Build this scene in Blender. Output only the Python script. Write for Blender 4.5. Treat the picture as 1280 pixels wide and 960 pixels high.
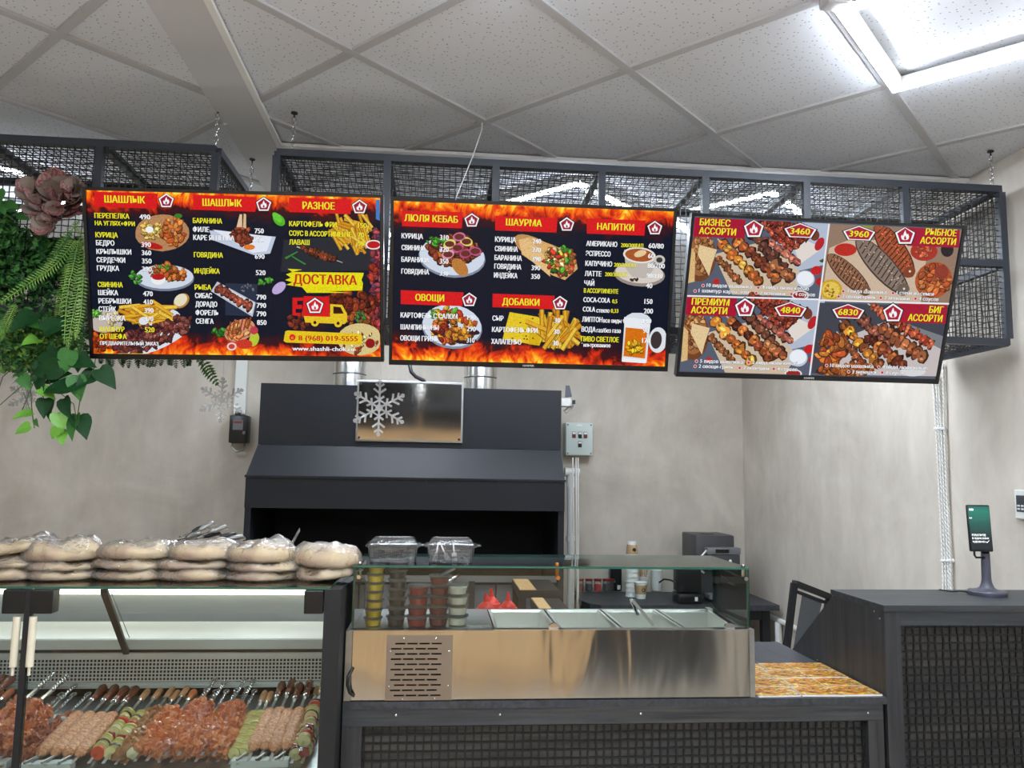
import bpy, bmesh, math, random
from math import sin, cos, pi, atan2, sqrt, radians as R
from mathutils import Vector as V, Matrix, noise
for o in list(bpy.data.objects): bpy.data.objects.remove(o)
random.seed(7)
SC = bpy.context.scene; COL = SC.collection
# ------------------------------------------------------------------ camera
FPX = 983.98; YAW, PITCH, ROLL = R(5.0836), R(6.3661), R(0.9356)
CAM = V((0, 0, 1.6))
_f = V((sin(YAW)*cos(PITCH), cos(YAW)*cos(PITCH), sin(PITCH))); _r = V((cos(YAW), -sin(YAW), 0)); _u = _r.cross(_f)
RT = _r*cos(ROLL) + _u*sin(ROLL); UP = -_r*sin(ROLL) + _u*cos(ROLL); FW = _f
cd = bpy.data.cameras.new('camera'); cam = bpy.data.objects.new('camera', cd); COL.objects.link(cam)
cd.sensor_width = 36; cd.lens = 36*FPX/1280; cd.clip_start = .05
m = Matrix((RT, UP, -FW)).transposed().to_4x4(); m.translation = CAM; cam.matrix_world = m
SC.camera = cam
def ray(x, y): return RT*((x-640)/FPX) + UP*((480-y)/FPX) + FW
def at(x, y, ax, v):            # photo pixel -> point on the world plane coordinate[ax] = v
    r = ray(x, y); return CAM + r*((v-CAM[ax])/r[ax])
# ------------------------------------------------------------------ world and exposure
w = bpy.data.worlds.new('world'); SC.world = w; w.use_nodes = True
w.node_tree.nodes['Background'].inputs[0].default_value = (.75, .85, 1, 1)
w.node_tree.nodes['Background'].inputs[1].default_value = .3
SC.view_settings.view_transform = 'Standard'; SC.view_settings.look = 'None'
SC.view_settings.exposure = 0.0; SC.view_settings.gamma = 1
LAMP = 105.0          # radiance of the LED frames
# ------------------------------------------------------------------ materials
def lin(c): return tuple((x/255/12.92 if x/255 <= .04045 else ((x/255+.055)/1.055)**2.4) for x in c[:3])
MATS = {}
class N:
    def __init__(s, name):
        s.m = bpy.data.materials.new(name); s.m.use_nodes = True; s.t = s.m.node_tree; s.b = s.t.nodes['Principled BSDF']; s.out = s.t.nodes['Material Output']
    def n(s, ty, **k):
        x = s.t.nodes.new('ShaderNode'+ty)
        for a, b in k.items():
            if a in x.inputs: x.inputs[a].default_value = b
            else: setattr(x, a, b)
        return x
    def l(s, a, b): s.t.links.new(a, b)
    def co(s, scale=(1, 1, 1), rot=(0, 0, 0), gen='Object'):
        tc = s.n('TexCoord'); mp = s.n('Mapping'); mp.inputs['Scale'].default_value = scale; mp.inputs['Rotation'].default_value = rot
        s.l(tc.outputs[gen], mp.inputs[0]); return mp.outputs[0]
    def ramp(s, fac, stops):
        r = s.n('ValToRGB'); e = r.color_ramp.elements
        while len(e) < len(stops): e.new(.5)
        for i, (p, c) in enumerate(stops): e[i].position = p; e[i].color = (*c, 1)
        s.l(fac, r.inputs[0]); return r.outputs[0]
    def noise(s, co, scale, detail=4, dist=0, rough=.5):
        x = s.n('TexNoise'); x.inputs['Scale'].default_value = scale; x.inputs['Detail'].default_value = detail; x.inputs['Distortion'].default_value = dist; x.inputs['Roughness'].default_value = rough
        s.l(co, x.inputs['Vector']); return x.outputs[0]
    def bump(s, h, st, d=.01):
        b = s.n('Bump'); b.inputs['Strength'].default_value = st; b.inputs['Distance'].default_value = d; s.l(h, b.inputs['Height']); s.l(b.outputs[0], s.b.inputs['Normal'])
def mat(name, c, rough=.5, metal=0, c2=None, ns=20, stretch=(1, 1, 1), bump=0, bd=.002, detail=5, sp=None, coat=0, lo=.35, hi=.65, dist=0, sss=0, trans=0, alpha=1, em=None, es=0):
    x = N(name); b = x.b; c = lin(c)
    b.inputs['Base Color'].default_value = (*c, 1); b.inputs['Roughness'].default_value = rough; b.inputs['Metallic'].default_value = metal
    if sp is not None: b.inputs['Specular IOR Level'].default_value = sp
    b.inputs['Coat Weight'].default_value = coat; b.inputs['Coat Roughness'].default_value = .1
    if sss: b.inputs['Subsurface Weight'].default_value = sss; b.inputs['Subsurface Radius'].default_value = (.01, .004, .002)
    if trans: b.inputs['Transmission Weight'].default_value = trans
    if em: b.inputs['Emission Color'].default_value = (*lin(em), 1); b.inputs['Emission Strength'].default_value = es
    if c2 or bump:
        f = x.noise(x.co(stretch), ns, detail, dist)
        if c2: x.l(x.ramp(f, [(lo, c), (hi, lin(c2))]), b.inputs['Base Color'])
        if bump: x.bump(f, bump, bd)
    MATS[name] = x.m; return x.m
def glassmat(name, tint, refl=1.0, rough=.0, haze=0, hazec=(255, 255, 255), bump=0, ns=30):
    x = N(name); x.t.nodes.remove(x.b)
    tr = x.n('BsdfTransparent'); tr.inputs[0].default_value = (*lin(tint), 1)
    gl = x.n('BsdfGlossy'); gl.inputs['Roughness'].default_value = rough
    fr = x.n('Fresnel'); fr.inputs['IOR'].default_value = 1.45
    base = tr.outputs[0]
    if haze:
        df = x.n('BsdfDiffuse'); df.inputs[0].default_value = (*lin(hazec), 1); tl = x.n('BsdfTranslucent'); tl.inputs[0].default_value = (*lin(hazec), 1)
        a = x.n('MixShader'); a.inputs[0].default_value = .5; x.l(df.outputs[0], a.inputs[1]); x.l(tl.outputs[0], a.inputs[2])
        mx = x.n('MixShader'); x.l(base, mx.inputs[1]); x.l(a.outputs[0], mx.inputs[2])
        if ns: 
            f = x.noise(x.co(), ns, 4); r = x.ramp(f, [(.3, (max(haze-.25, 0),)*3), (.75, (min(haze+.3, 1),)*3)]); x.l(r, mx.inputs[0])
        else: mx.inputs[0].default_value = haze
        base = mx.outputs[0]
    mu = x.n('Math', operation='MULTIPLY'); mu.inputs[1].default_value = refl; x.l(fr.outputs[0], mu.inputs[0])
    m2 = x.n('MixShader'); x.l(mu.outputs[0], m2.inputs[0]); x.l(base, m2.inputs[1]); x.l(gl.outputs[0], m2.inputs[2]); x.l(m2.outputs[0], x.out.inputs[0])
    if bump:
        f = x.noise(x.co(), 60, 3, 1.5); b = x.n('Bump'); b.inputs['Strength'].default_value = bump; b.inputs['Distance'].default_value = .01
        x.l(f, b.inputs['Height']); x.l(b.outputs[0], gl.inputs['Normal']); x.l(b.outputs[0], fr.inputs['Normal'])
    MATS[name] = x.m; return x.m

def plaster(name, a, b):
    x = N(name); co = x.co()
    f = x.noise(co, 1.6, 8, .6, .62); g = x.noise(x.co((1, 1, .35)), 9, 6, .3, .6)
    mx = x.n('Mix'); mx.data_type = 'RGBA'; mx.inputs[0].default_value = .35
    x.l(x.ramp(f, [(.35, lin(a)), (.66, lin(b))]), mx.inputs[6]); x.l(x.ramp(g, [(.3, lin(a)), (.7, lin(b))]), mx.inputs[7])
    x.l(mx.outputs[2], x.b.inputs['Base Color']); x.b.inputs['Roughness'].default_value = .75; x.bump(g, .15, .004); MATS[name] = x.m
plaster('plaster', (176, 167, 154), (214, 206, 193))
def tilemat():
    x = N('ceiling_tile'); co = x.co()
    v = x.n('TexVoronoi'); v.voronoi_dimensions = '2D'; v.inputs['Scale'].default_value = 42; x.l(co, v.inputs['Vector'])
    sp = x.ramp(v.outputs['Distance'], [(.06, (0, 0, 0)), (.13, (1, 1, 1))])
    n2 = x.noise(co, 27, 2); k = x.ramp(n2, [(.42, (1, 1, 1)), (.45, (0, 0, 0))])
    mx = x.n('Math', operation='MAXIMUM'); x.l(sp, mx.inputs[0]); x.l(k, mx.inputs[1])
    c = x.ramp(mx.outputs[0], [(0, lin((160, 156, 152))), (1, lin((224, 227, 233)))])
    x.l(c, x.b.inputs['Base Color']); x.b.inputs['Roughness'].default_value = .95; x.b.inputs['Specular IOR Level'].default_value = .1
    x.bump(mx.outputs[0], .3, .002); MATS['ceiling_tile'] = x.m
tilemat()
def woodlam(name, a, b, c, axis):      # dark laminate, grain along axis
    x = N(name); s = [55, 55, 55]; s[axis] = 2.2
    f = x.noise(x.co(tuple(s)), 1, 6, .3, .7); s2 = [9, 9, 9]; s2[axis] = .8
    g = x.noise(x.co(tuple(s2)), 1, 4, .5)
    mx = x.n('Mix'); mx.data_type = 'RGBA'; x.l(x.ramp(g, [(.42, (0, 0, 0)), (.75, (.6, .6, .6))]), mx.inputs[0])
    x.l(x.ramp(f, [(.3, lin(a)), (.7, lin(b))]), mx.inputs[6]); x.l(x.ramp(f, [(.35, lin(a)), (.75, lin(c))]), mx.inputs[7])
    x.l(mx.outputs[2], x.b.inputs['Base Color']); x.b.inputs['Roughness'].default_value = .5; x.bump(f, .25, .002); MATS[name] = x.m
woodlam('dark_wood_x', (28, 31, 35), (64, 69, 74), (92, 86, 76), 0)
woodlam('dark_wood_z', (28, 29, 32), (60, 62, 65), (80, 72, 62), 2)
woodlam('mesh_panel', (44, 46, 48), (92, 92, 90), (120, 112, 98), 0)
woodlam('dark_wood_y', (34, 36, 40), (66, 69, 75), (76, 76, 78), 1)
mat('bar', (40, 45, 54), .45, 0, sp=.5)
mat('wire', (14, 15, 17), .5)
mat('black_plastic', (16, 17, 19), .35)
mat('black_matte', (20, 21, 23), .6)
mat('bezel', (10, 10, 12), .3)
mat('hood_black', (24, 26, 31), .5, 0, sp=.35, c2=(27, 29, 34), ns=4, bump=.02)
mat('hood_inside', (8, 9, 12), .8)
mat('steel', (226, 226, 222), .38, 1, c2=(236, 235, 230), ns=6, stretch=(.3, 1, 1), bump=.05, bd=.01, detail=2)
mat('steel_front', (214, 211, 205), .12, 1, c2=(222, 220, 214), ns=3.2, stretch=(2.2, 1, .5), bump=.22, bd=.02, detail=2, dist=.8)
mat('steel_bright', (225, 226, 226), .18, 1)
mat('steel_brushed', (175, 178, 178), .35, 1, c2=(190, 192, 192), ns=30, stretch=(.05, 1, 1))
mat('steel_dull', (150, 150, 146), .4, .8, c2=(165, 164, 158), ns=12)
mat('mirror', (200, 196, 188), .09, 1, c2=(210, 206, 198), ns=3, bump=.1, bd=.008, detail=1)
mat('taupe', (128, 112, 95), .5, .2)
mat('white_paint', (222, 224, 220), .35)
mat('case_white', (205, 214, 210), .4)
mat('case_grey', (196, 201, 199), .35, .05, c2=(210, 214, 212), ns=14, stretch=(.2, 1, 1))
mat('trim_white', (238, 238, 236), .5)
mat('trim_grey', (205, 206, 208), .6)
mat('grid', (188, 188, 190), .6)
mat('cream', (222, 214, 190), .4)
mat('chain', (190, 190, 188), .25, 1)
mat('wood_handle', (172, 120, 75), .45, c2=(196, 146, 98), ns=12, stretch=(6, 1, 1))
mat('wood_orange', (165, 88, 35), .35, c2=(190, 108, 48), ns=12, stretch=(4, 1, 1))
mat('wood_brown', (92, 46, 28), .25, c2=(135, 68, 38), ns=10, coat=.5)
mat('wood_tan', (196, 160, 112), .5, c2=(180, 142, 96), ns=8, stretch=(1, 8, 1))
mat('tray_steel', (160, 168, 168), .3, .9, c2=(178, 184, 184), ns=10)
mat('lula', (204, 128, 78), .32, c2=(236, 178, 130), ns=120, bump=1, bd=.01, coat=.4, lo=.4, hi=.6, sss=.05)
mat('chicken', (196, 92, 42), .25, c2=(236, 156, 98), ns=60, bump=.9, bd=.006, coat=.7, dist=1)
mat('pink_meat', (176, 84, 56), .25, c2=(222, 148, 114), ns=55, bump=.9, bd=.006, coat=.7, dist=1.5)
mat('dark_meat', (112, 44, 28), .25, c2=(190, 108, 70), ns=50, bump=.9, bd=.006, coat=.7, dist=1.2)
mat('brown_meat', (122, 72, 40), .3, c2=(190, 130, 76), ns=34, bump=.5, bd=.006, coat=.5, dist=1.2)
mat('zucchini', (226, 218, 158), .35, c2=(212, 204, 130), ns=25, coat=.3)
mat('zucchini_skin', (186, 172, 84), .35, c2=(188, 178, 92), ns=25, coat=.3)
mat('tomato', (200, 58, 30), .2, c2=(222, 84, 44), ns=12, coat=.5)
mat('eggplant', (40, 22, 34), .25, coat=.4)
mat('onion', (225, 222, 190), .3, c2=(205, 206, 160), ns=12)
mat('red_pepper', (150, 22, 26), .2, c2=(180, 40, 38), ns=12, coat=.5)
mat('bread', (190, 120, 52), .7, c2=(246, 214, 146), ns=20, bump=.3, bd=.006, lo=.36, hi=.52)
mat('bread_top', (214, 160, 86), .7, c2=(252, 232, 186), ns=18, bump=.3, bd=.006, lo=.34, hi=.5)
mat('yellow_sauce', (252, 220, 50), .4); mat('dark_sauce', (48, 28, 26), .3); mat('red_sauce', (186, 20, 16), .3, c2=(150, 16, 12), ns=60)
mat('maroon_sauce', (122, 26, 18), .3, c2=(142, 40, 26), ns=60); mat('white_sauce', (252, 252, 236), .4); mat('red_plastic', (226, 40, 34), .3)
mat('paper_white', (236, 236, 232), .6); mat('kraft', (190, 158, 116), .7)
mat('steel_rod', (210, 212, 212), .15, 1)
mat('grey_plastic', (70, 72, 84), .4); mat('machine_grey', (62, 62, 64), .4); mat('machine_light', (110, 110, 112), .35)
mat('pvc', (226, 226, 222), .35); mat('cable_white', (226, 224, 218), .5); mat('box_green', (200, 212, 206), .4)
mat('led', (255, 255, 255), .5, em=(232, 242, 255), es=LAMP)
mat('leaf_dark', (16, 52, 24), .5, c2=(28, 76, 34), ns=30, sp=.25)
mat('leaf_light', (96, 158, 50), .4, c2=(124, 184, 70), ns=30)
mat('leaf_mid', (42, 102, 40), .5, c2=(66, 130, 54), ns=30)
mat('fern_green', (92, 140, 52), .5, c2=(134, 172, 76), ns=14)
mat('fern_dark', (34, 84, 40), .5, c2=(52, 104, 48), ns=20)
mat('moss', (50, 104, 48), .6, c2=(82, 134, 60), ns=18)
mat('stem', (70, 84, 44), .6)
mat('petal', (138, 66, 76), .6, c2=(164, 138, 128), ns=9, lo=.42, hi=.58)
mat('petal_grey', (136, 142, 128), .6, c2=(160, 122, 118), ns=9)
mat('dark_red', (120, 20, 24), .4); mat('floor', (186, 176, 162), .3, c2=(200, 190, 176), ns=3, stretch=(1, 6, 1))
mat('tan_wall', (196, 160, 116), .6, c2=(206, 172, 128), ns=2)
mat('shelf_wood', (224, 190, 142), .5, c2=(236, 206, 162), ns=4); mat('fridge_grey', (92, 98, 104), .4)
mat('glass_edge', (40, 92, 76), .15, sp=.8)
mat('case_lamp', (255, 250, 235), .5, em=(255, 246, 226), es=6)
mat('copper', (200, 120, 50), .3, .6)
mat('dark_bottle', (16, 18, 24), .2)
glassmat('glass', (246, 250, 248), 1.1)
glassmat('clear_plastic', (250, 251, 251), 2.0, .1, haze=.06, ns=0, bump=.2)
glassmat('cup_plastic', (254, 254, 254), .7, .1, haze=.1, ns=0)
glassmat('acrylic', (240, 244, 244), 3.5, .06, haze=.35, ns=0, bump=.3)
glassmat('bag', (255, 255, 255), 2.2, .2, haze=.3, hazec=(255, 255, 255), bump=1.0, ns=0)
glassmat('frosted', (225, 230, 232), 1.2, .1, haze=.75, hazec=(170, 176, 178), ns=0)
def screenmat():
    x = N('screen_print'); a = x.n('Attribute'); a.attribute_name = 'Col'
    f = x.noise(x.co(), 330, 5, 1.6, .65); k = x.ramp(f, [(.33, (.28, .24, .22)), (.5, (.9, .9, .9)), (.68, (1.12, 1.1, 1.08))])
    hs = x.n('SeparateColor'); hs.mode = 'HSV'; x.l(a.outputs['Color'], hs.inputs[0])
    sm = x.n('MapRange'); sm.inputs[1].default_value = .3; sm.inputs[2].default_value = .75; sm.inputs[3].default_value = .12; sm.inputs[4].default_value = .85; x.l(hs.outputs[1], sm.inputs[0])
    mx = x.n('Mix'); mx.data_type = 'RGBA'; mx.blend_type = 'MULTIPLY'; x.l(sm.outputs[0], mx.inputs[0])
    x.l(a.outputs['Color'], mx.inputs[6]); x.l(k, mx.inputs[7])
    x.b.inputs['Base Color'].default_value = (.002, .002, .003, 1); x.b.inputs['Specular IOR Level'].default_value = .12; x.b.inputs['Roughness'].default_value = .2
    x.l(mx.outputs[2], x.b.inputs['Emission Color']); x.b.inputs['Emission Strength'].default_value = 1; MATS['screen_print'] = x.m
    x = N('screen_text'); a = x.n('Attribute'); a.attribute_name = 'Col'; x.b.inputs['Base Color'].default_value = (.002, .002, .003, 1); x.b.inputs['Specular IOR Level'].default_value = .12
    x.l(a.outputs['Color'], x.b.inputs['Emission Color']); x.b.inputs['Emission Strength'].default_value = 1; MATS['screen_text'] = x.m
    x = N('screen_flame'); tc = x.n('TexCoord'); sx = x.n('SeparateXYZ'); x.l(tc.outputs['Object'], sx.inputs[0])
    f = x.noise(x.co((1, 1, .8)), 15, 3, 2.2, .55); g = x.noise(x.co((1, 1, 1), (.4, 0, 0)), 7, 2, 1)
    ab = x.n('Math', operation='ABSOLUTE'); x.l(sx.outputs['Z'], ab.inputs[0])
    m1 = x.n('Math', operation='MULTIPLY_ADD'); m1.inputs[1].default_value = 7.5; m1.inputs[2].default_value = -1.72; x.l(ab.outputs[0], m1.inputs[0])
    m2 = x.n('Math', operation='ADD'); x.l(m1.outputs[0], m2.inputs[0]); x.l(g, m2.inputs[1])
    cl = x.n('Clamp'); x.l(m2.outputs[0], cl.inputs[0])
    mm = x.n('Math', operation='MULTIPLY'); x.l(cl.outputs[0], mm.inputs[0]); x.l(f, mm.inputs[1])
    c = x.ramp(mm.outputs[0], [(.04, lin((14, 20, 36))), (.18, lin((66, 18, 18))), (.27, lin((220, 50, 12))), (.37, lin((250, 120, 14))), (.46, lin((255, 214, 50))), (.56, lin((255, 244, 130)))])
    x.l(c, x.b.inputs['Emission Color']); x.b.inputs['Emission Strength'].default_value = 1; x.b.inputs['Base Color'].default_value = (.002, .002, .003, 1); x.b.inputs['Specular IOR Level'].default_value = .12
    x.b.inputs['Roughness'].default_value = .2; MATS['screen_flame'] = x.m
    x = N('leaflet_print'); v = x.n('TexVoronoi'); v.inputs['Scale'].default_value = 105; x.l(x.co(), v.inputs['Vector'])
    sp = x.n('SeparateColor'); x.l(v.outputs['Color'], sp.inputs[0])
    c = x.ramp(sp.outputs[0], [(.2, lin((150, 96, 30))), (.32, lin((214, 180, 50))), (.40, lin((196, 48, 30))), (.5, lin((226, 208, 176))), (.6, lin((120, 124, 44))), (.7, lin((226, 184, 50))), (.82, lin((110, 24, 20)))])
    x.l(c, x.b.inputs['Base Color']); x.b.inputs['Roughness'].default_value = .35; MATS['leaflet_print'] = x.m
    x = N('phone_screen'); tc = x.n('TexCoord'); sx = x.n('SeparateXYZ'); x.l(tc.outputs['Object'], sx.inputs[0])
    mr = x.n('MapRange'); mr.inputs[1].default_value = -.08; mr.inputs[2].default_value = .08; x.l(sx.outputs['Z'], mr.inputs[0])
    c = x.ramp(mr.outputs[0], [(.3, lin((6, 22, 30))), (.6, lin((10, 92, 84))), (.85, lin((12, 130, 110))), (1, lin((8, 90, 100)))])
    x.l(c, x.b.inputs['Emission Color']); x.b.inputs['Emission Strength'].default_value = 1; x.b.inputs['Base Color'].default_value = (.01, .01, .01, 1); MATS['phone_screen'] = x.m
screenmat()
# ------------------------------------------------------------------ mesh builder
WM = {}
class MB:
    def __init__(s): s.v = []; s.f = []; s.m = []; s.mi = 0; s.c = None; s.cols = []
    def add(s, vs, fs):
        n = len(s.v); s.v += [tuple(p) for p in vs]; s.f += [tuple(i+n for i in f) for f in fs]; s.m += [s.mi]*len(fs)
        if s.c is not None: s.cols += [s.c]*len(fs)
        return s
    def box(s, x0, x1, y0, y1, z0, z1):
        return s.add([(x0, y0, z0), (x1, y0, z0), (x1, y1, z0), (x0, y1, z0), (x0, y0, z1), (x1, y0, z1), (x1, y1, z1), (x0, y1, z1)],
                     [(0, 3, 2, 1), (4, 5, 6, 7), (0, 1, 5, 4), (1, 2, 6, 5), (2, 3, 7, 6), (3, 0, 4, 7)])
    def hexa(s, a):      # 8 corners ordered like box
        return s.add(a, [(0, 3, 2, 1), (4, 5, 6, 7), (0, 1, 5, 4), (1, 2, 6, 5), (2, 3, 7, 6), (3, 0, 4, 7)])
    def cbox(s, x0, x1, y0, y1, z0, z1, c=.004):   # box with chamfered edges
        bm = bmesh.new(); bmesh.ops.create_cube(bm, size=1)
        for v in bm.verts: v.co = V(((x0+x1)/2+v.co.x*(x1-x0), (y0+y1)/2+v.co.y*(y1-y0), (z0+z1)/2+v.co.z*(z1-z0)))
        bmesh.ops.bevel(bm, geom=bm.edges[:], offset=c, segments=2, affect='EDGES', profile=.5)
        bm.verts.index_update(); s.add([v.co for v in bm.verts], [[v.index for v in f.verts] for f in bm.faces]); bm.free(); return s
    def bar(s, p, q, w, h=None, up=V((0, 0, 1))):
        p = V(p); q = V(q); h = h or w; d = (q-p).normalized()
        if abs(d.dot(up)) > .98: up = V((0, 1, 0))
        a = d.cross(up).normalized()*(w/2); b = a.normalized().cross(d)*(h/2)
        return s.hexa([p-a-b, p+a-b, q+a-b, q-a-b, p-a+b, p+a+b, q+a+b, q-a+b])
    def tube(s, pts, r, n=8, cap=True):
        pts = [V(p) for p in pts]; k = len(pts); rr = r if isinstance(r, (list, tuple)) else [r]*k
        d0 = (pts[1]-pts[0]).normalized(); a = d0.orthogonal().normalized(); vs = []
        for i, p in enumerate(pts):
            d = (pts[min(i+1, k-1)]-pts[max(i-1, 0)]).normalized(); a = (a-d*a.dot(d)).normalized(); b = d.cross(a)
            vs += [p+a*(rr[i]*cos(2*pi*j/n))+b*(rr[i]*sin(2*pi*j/n)) for j in range(n)]
        fs = [(i*n+j, i*n+(j+1) % n, (i+1)*n+(j+1) % n, (i+1)*n+j) for i in range(k-1) for j in range(n)]
        if cap: fs += [tuple(range(n))[::-1], tuple(range((k-1)*n, k*n))]
        return s.add(vs, fs)
    def lathe(s, prof, c=(0, 0, 0), ax=V((0, 0, 1)), n=20):    # prof: (r, h)
        c = V(c); ax = V(ax).normalized(); a = ax.orthogonal().normalized(); b = ax.cross(a); vs = []; k = len(prof)
        for r, h in prof: vs += [c+ax*h+a*(r*cos(2*pi*j/n))+b*(r*sin(2*pi*j/n)) for j in range(n)]
        fs = [(i*n+j, i*n+(j+1) % n, (i+1)*n+(j+1) % n, (i+1)*n+j) for i in range(k-1) for j in range(n)]
        if prof[0][0] > 1e-5: fs.append(tuple(range(n))[::-1])
        if prof[-1][0] > 1e-5: fs.append(tuple(range((k-1)*n, k*n)))
        return s.add(vs, fs)
    def blob(s, c, r, amp=.2, fr=1.5, sub=2, seed=None, rot=None):
        seed = random.random()*99 if seed is None else seed
        bm = bmesh.new(); bmesh.ops.create_icosphere(bm, subdivisions=sub, radius=1); vs = []
        for v in bm.verts:
            k = 1+amp*noise.noise(v.co*fr+V((seed, seed*.7, 3)))
            p = V((v.co.x*r[0]*k, v.co.y*r[1]*k, v.co.z*r[2]*k))
            if rot: p = rot @ p
            vs.append(p+V(c))
        s.add(vs, [[v.index for v in f.verts] for f in bm.faces]); bm.free(); return s
    def prism(s, poly, a, b, off):    # poly 2D -> points o + a*x + b*y, extruded by off
        n = len(poly); p0 = [V(off[0])+V(a)*x+V(b)*y for x, y in poly]; p1 = [p+V(off[1]) for p in p0]
        return s.add(p0+p1, [tuple(range(n))[::-1], tuple(range(n, 2*n))]+[(i, (i+1) % n, n+(i+1) % n, n+i) for i in range(n)])
    def build(s, name, mats, parent=None, smooth=False, label=None, cat=None, group=None, kind=None, local=False):
        me = bpy.data.meshes.new(name)
        if parent is not None: 
            M = Matrix() if local else WM[parent.name]
        else:
            xs, ys, zs = zip(*s.v); o = V(((min(xs)+max(xs))/2, (min(ys)+max(ys))/2, min(zs))); M = Matrix.Translation(o)
        Mi = M.inverted(); me.from_pydata([tuple(Mi @ V(p)) for p in s.v] if not local else s.v, [], s.f)
        for mm in (mats if isinstance(mats, (list, tuple)) else [mats]): me.materials.append(MATS[mm])
        me.polygons.foreach_set('material_index', s.m)
        if smooth: me.polygons.foreach_set('use_smooth', [True]*len(s.f)); 
        if smooth == 'auto': me.set_sharp_from_angle(angle=.6)
        if s.cols:
            ca = me.color_attributes.new('Col', 'FLOAT_COLOR', 'CORNER'); buf = []
            for f, c in zip(s.f, s.cols): buf += [*c, 1.]*len(f)
            ca.data.foreach_set('color', buf)
        me.update(); ob = bpy.data.objects.new(name, me); COL.objects.link(ob)
        if parent is not None: ob.parent = parent; WM[ob.name] = WM[parent.name]
        else: ob.location = M.translation; WM[ob.name] = M
        tag(ob, label, cat, group, kind); return ob
def tag(o, label=None, cat=None, group=None, kind=None):
    for k, v in (('label', label), ('category', cat), ('group', group), ('kind', kind)):
        if v: o[k] = v
def thing(name, loc, label, cat, rz=0, group=None, M=None):
    o = bpy.data.objects.new(name, None); COL.objects.link(o); o.empty_display_size = .05
    o.matrix_world = M if M else Matrix.Translation(V(loc)) @ Matrix.Rotation(rz, 4, 'Z'); WM[o.name] = o.matrix_world.copy()
    tag(o, label, cat, group); return o
def dup(o, M=None, label=None, parent=None):
    c = o.copy(); COL.objects.link(c)
    if parent is not None: c.parent = parent
    else: c.matrix_world = M; WM[c.name] = M.copy()
    if label: c['label'] = label
    for ch in [q for q in o.children]: dup(ch, parent=c)
    return c
T = Matrix.Translation
def RZ(a): return Matrix.Rotation(a, 4, 'Z')
def ordn(i, n, what):      # position of layer i counted from the bottom
    if i == 0: return 'bottom'
    if i == n-1: return 'topmost'
    return ['', 'second', 'third', 'fourth', 'fifth', 'sixth', 'seventh'][i]+'-from-bottom'
# ------------------------------------------------------------------ the setting
XW = 2.206; YB = 5.61; XL = -3.6; YF = -4.2; ZC = 2.87
def st(name, m, *bx, **k):
    b = MB()
    for q in bx: b.box(*q)
    return b.build(name, m, kind='structure', **k)
st('floor', 'floor', (XL, XW, YF, YB, -.05, 0))
st('wall_back', 'plaster', (XL, XW+.1, YB, YB+.1, 0, ZC+.25))
st('wall_right', 'plaster', (XW, XW+.1, YF, YB, 0, ZC+.25))
st('wall_left', 'plaster', (XL-.1, XL, YF, YB, 0, ZC+.25))
st('wall_front', 'tan_wall', (XL, XW, YF-.1, YF, 0, ZC+.25))
ceil = st('ceiling', 'trim_grey', (XL, XW, YF, YB, ZC+.13, ZC+.25))
# diagonal lattice of tiles
P = .608; G0 = V((-.30, 2.32)); e1 = V((1, 1))/sqrt(2)*P; e2 = V((1, -1))/sqrt(2)*P
def clip(poly, x0, x1, y0, y1):
    for ax, lim, sg in ((0, x0, 1), (0, x1, -1), (1, y0, 1), (1, y1, -1)):
        out = []
        for i in range(len(poly)):
            a, b = poly[i], poly[(i+1) % len(poly)]; da = (a[ax]-lim)*sg; db = (b[ax]-lim)*sg
            if da >= 0: out.append(a)
            if da*db < 0: out.append(a+(b-a)*(da/(da-db)))
        poly = out
        if len(poly) < 3: return []
    return poly
LAMPS = [(1.42, 1.89), (.13, 1.46), (.56, 3.61), (1.42, 3.61), (-2.02, 3.61), (-.30, 4.47), (-1.16, .60), (.13, -.26), (1.42, .17), (-2.45, -.69), (1.42, -1.98), (-.30, -1.98), (-1.6, -3.2)]
LAMPS = [tuple(G0+e1*round((V(q)-G0-e1/2-e2/2).dot(e1)/P**2)+e2*round((V(q)-G0-e1/2-e2/2).dot(e2)/P**2)+e1/2+e2/2) for q in LAMPS]
full = None; g = .006; CI = WM[ceil.name].inverted()
for i in range(-14, 15):
    for j in range(-14, 15):
        o = G0+e1*i+e2*j; a = e1.normalized()*g; b = e2.normalized()*g
        pl = [o+a+b, o+e1-a+b, o+e1+e2-a-b, o+e2+a-b]; cp = clip(pl, XL, XW, YF, YB)
        if not cp: continue
        whole = len(cp) == 4 and all((p-q).length < 1e-6 for p, q in zip(cp, pl)); ctr = o+e1/2+e2/2
        zz = ZC+.004
        if whole and full:
            t = full.copy(); COL.objects.link(t); t.matrix_basis = CI @ T((ctr.x, ctr.y, zz)); continue
        mb = MB(); q = [(p-ctr)[:] for p in cp]
        if abs(sum(cp[k].x*cp[(k+1) % len(cp)].y-cp[(k+1) % len(cp)].x*cp[k].y for k in range(len(cp)))) < .002: continue
        mb.prism(q, (1, 0, 0), (0, 1, 0), ((0, 0, 0), (0, 0, .015)))
        t = mb.build('ceiling_tile', 'ceiling_tile', ceil, local=True); t.matrix_basis = CI @ T((ctr.x, ctr.y, zz))
        if whole: full = t
mb = MB()
def cline(p, d):     # clip a long line to the room
    t0, t1 = -30, 30
    for ax, lo, hi in ((0, XL, XW), (1, YF, YB)):
        u, v = sorted(((lo-p[ax])/d[ax], (hi-p[ax])/d[ax])); t0 = max(t0, u); t1 = min(t1, v)
    return t0, t1
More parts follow.
